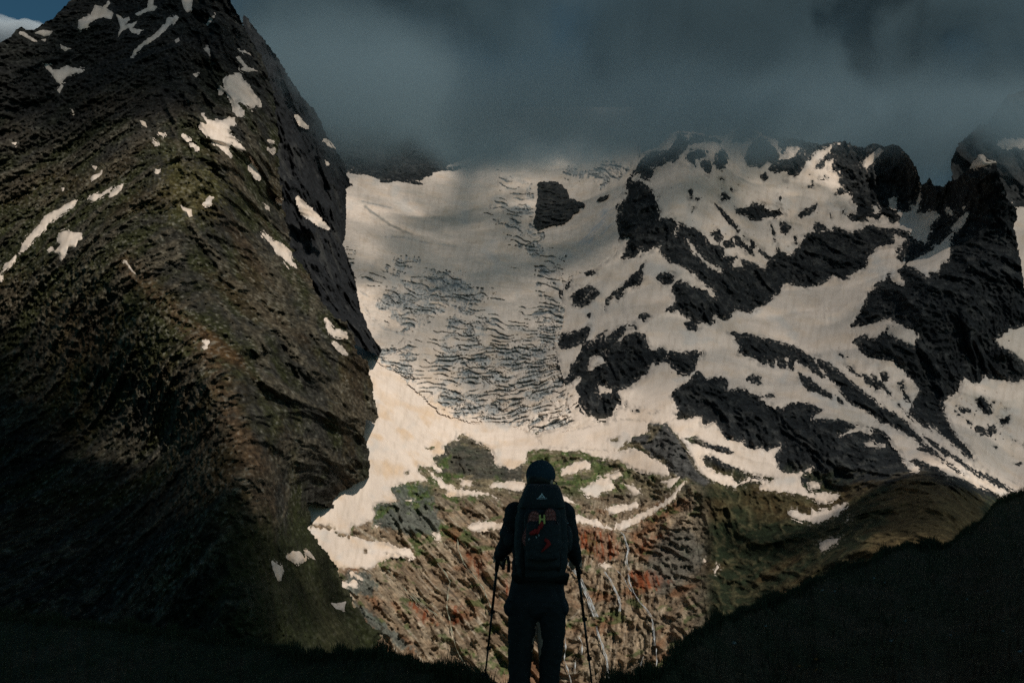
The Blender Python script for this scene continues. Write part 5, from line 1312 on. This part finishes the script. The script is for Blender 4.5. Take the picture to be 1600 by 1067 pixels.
dg = bpy.context.evaluated_depsgraph_get(); dg.update()
tm = bpy.data.meshes.new_from_object(to_.evaluated_get(dg)); tm.transform(to_.matrix_world); tm.materials.clear(); tm.materials.append(M_WHITE); tm.name = 'lettering'
bpy.data.objects.remove(to_)
link('lettering', tm, lid)

# shoes tied soles outward on the pack
def shoe(label, c, tilt, L):
    root = empty('shoe', c, label, 'shoe')
    m = Matrix.Rotation(tilt, 3, 'Y')
    def P_(x, y, z): return c + m @ Vector((x, y, z))
    def outline(t):                                                   # half width along the sole, heel at the top
        return 0.030 * min(1, (max(0, math.sin(math.pi * min(t, 1 - t) * 2.6)) if min(t, 1 - t) < 0.19 else 1)) ** 0.5 * (1.0 - 0.18 * math.exp(-((t - 0.42) / 0.15) ** 2) + 0.22 * math.exp(-((t - 0.75) / 0.2) ** 2)) + 0.004
    bm = bmesh.new()
    rows = []
    for j in range(25):
        t = j / 24; w = outline(t); z = 0.03 - L * t
        rows.append([bm.verts.new(P_(w * math.sin(k), -0.010 * math.cos(k) ** 2, z)) for k in [R(-90 + 180 * q / 8) for q in range(9)]])
    for A, B in zip(rows[:-1], rows[1:]):
        for k in range(8): bm.faces.new((A[k], A[k + 1], B[k + 1], B[k]))
    bmesh.ops.solidify(bm, geom=bm.faces[:], thickness=0.010)
    so = bm_obj('sole', bm, M_SOLE, root)
    bm = bmesh.new()
    for j in range(9):
        for k in (-1, 0, 1):
            t = 0.06 + 0.1 * j; w = outline(t)
            boxy(bm, P_(k * w * 0.55, -0.0125 + 0.004 * abs(k), 0.03 - L * t), w * 0.42, 0.006, 0.011, m @ Matrix.Rotation(R(14 * k), 3, 'Y'))
    bm_obj('tread', bm, M_SOLE, so, False, 0.0012)
    bm = bmesh.new()
    capsules(bm, [(P_(0, 0.035, 0.005), (0.030, 0.03)), (P_(0, 0.030, -L * 0.4), (0.030, 0.03)), (P_(0, 0.022, -L * 0.75), (0.034, 0.024)), (P_(0, 0.016, -L + 0.05), (0.028, 0.018))], 14)
    remeshed('upper', bm, 0.005, M_SHOE, root, 2)
    return root
shoe('shoe tied left of the yellow clip, reddish heel of its sole turned out', hp(835, 806, -0.475), R(14), 0.21)
shoe('shoe tied right of the yellow clip, larger reddish heel showing', hp(859.5, 802, -0.475), R(-5), 0.23)
# dark mesh sleeves over the fore part of both shoes belong to the pack
bm = bmesh.new(); slab([(813, 830, 866, 0.4), (818, 825, 872, 0.9), (850, 823, 873, 1), (872, 826, 870, 0.8), (876, 832, 864, 0.5)], -0.525, -0.42)
remeshed('stretch_pocket', bm, 0.006, M_PACK, pack, 2, 0.004, 20)

# yellow clip, red sling and gear
clip = empty('carabiner', hp(847, 811, -0.53), 'yellow H-shaped clip hanging between the two shoes', 'clip')
bm = bmesh.new()
for u in (843.6, 850.4): boxy(bm, hp(u, 811, -0.533), 0.011, 0.008, 0.052)
bm_obj('side_bar', bm, M_YELL, clip, False, 0.002)
bm = bmesh.new(); boxy(bm, hp(847, 811, -0.533), 0.022, 0.007, 0.010); bm_obj('cross_bar', bm, M_YELL, clip, False, 0.001)
bm = bmesh.new(); tube(bm, [hp(847, 815, -0.535), hp(846, 820, -0.538), hp(844, 826, -0.54)], [0.010, 0.012, 0.010], 8, 0.35); bm_obj('tail', bm, M_RED, clip)
sling = empty('climbing_sling', hp(835, 833, -0.54), 'red climbing gear loop tied across the lower front of the backpack', 'climbing gear')
bm = bmesh.new(); ball(bm, hp(833, 832, -0.535), 0.024, 0.016, 0.013, Matrix.Rotation(R(-14), 3, 'Y')); ball(bm, hp(836.5, 828.5, -0.535), 0.015, 0.014, 0.009); remeshed('pouch', bm, 0.003, M_RED, sling, 2, 0.002, 60)
bm = bmesh.new(); tube(bm, [hp(843, 822, -0.54), hp(841, 829, -0.545), hp(839, 834, -0.545)], 0.008, 8, 0.4); tube(bm, [hp(851, 842, -0.54), hp(856, 846, -0.545), hp(858, 849, -0.545), hp(853, 855, -0.545), hp(846, 862, -0.54)], [0.008, 0.012, 0.014, 0.008, 0.004], 8, 0.4)
bm_obj('webbing', bm, M_RED, sling)
for u, v, a in ((826.5, 842, 20), (838, 839, -30), (842, 836, 10)):
    bm = bmesh.new(); boxy(bm, hp(u, v, -0.545), 0.007, 0.004, 0.012, Matrix.Rotation(R(a), 3, 'Y')); bm_obj('buckle', bm, M_GREY, sling, False, 0.0012)
bm = bmesh.new(); bm.faces.new([bm.verts.new(hp(u, v, -0.53)) for u, v in ((865.5, 812), (870, 815.5), (871.5, 819.5), (869, 818))]); bmesh.ops.solidify(bm, geom=bm.faces[:], thickness=0.003)
bm_obj('pull_tab', bm, M_GREY, pack, False)

# ---- trekking poles -------------------------------------------------------------------
def pole(label, H, tip, ax):
    root = empty('trekking_pole', tip, label, 'trekking pole')
    top = H + ax * 0.075
    bm = bmesh.new(); tube(bm, [H - ax * 0.10, H + (tip - H) * 0.42], 0.0090, 12); bm_obj('upper_shaft', bm, M_POLE, root)
    bm = bmesh.new(); tube(bm, [H + (tip - H) * 0.40, H + (tip - H) * 0.72], 0.0076, 12); bm_obj('middle_shaft', bm, M_POLE, root)
    bm = bmesh.new(); tube(bm, [H + (tip - H) * 0.70, tip + ax * 0.03], 0.0064, 12); tube(bm, [tip + ax * 0.03, tip], [0.005, 0.002], 8); bm_obj('lower_shaft', bm, M_POLE, root)
    for k in (0.41, 0.71):
        q = H + (tip - H) * k
        bm = bmesh.new(); tube(bm, [q - ax * 0.016, q - ax * 0.012, q + ax * 0.012, q + ax * 0.016], [0.010, 0.0125, 0.0125, 0.010], 12); boxy(bm, q + Vector((0.014, -0.004, 0)), 0.012, 0.010, 0.022)
        bm_obj('flick_lock', bm, M_GRIP, root)
    bm = bmesh.new(); tube(bm, [H - ax * 0.11, H - ax * 0.06, H - ax * 0.03, H, H + ax * 0.03, H + ax * 0.052, top, top + ax * 0.008], [0.013, 0.0145, 0.0165, 0.0155, 0.0165, 0.0175, 0.021, 0.012], 14)
    ball(bm, top - ax * 0.003 + Vector((0.006, -0.012, 0.002)), 0.016, 0.020, 0.012); bm_obj('grip', bm, M_GRIP, root)
    bm = bmesh.new(); tube(bm, [top - ax * 0.02, H + ax * 0.02 + Vector((0.03 if tip.x < 0 else -0.01, -0.03, 0)), H - ax * 0.05 + Vector((0.035 if tip.x < 0 else 0.02, -0.03, -0.02)), H - ax * 0.02 + Vector((0.005, -0.024, 0))], 0.009, 8, 0.3); bm_obj('wrist_strap', bm, M_STRAP, root)
    q = tip + ax * 0.06
    bm = bmesh.new(); tube(bm, [q - ax * 0.004, q, q + ax * 0.004], [0.024, 0.026, 0.012], 16); bm_obj('basket', bm, M_GRIP, root)
pole("trekking pole in the hiker's bare hand, in front of the tan slabs", HL, TIPL, axL)
pole("trekking pole in the hiker's shaded dark hand, in front of the waterfalls", HR, TIPR, axR)
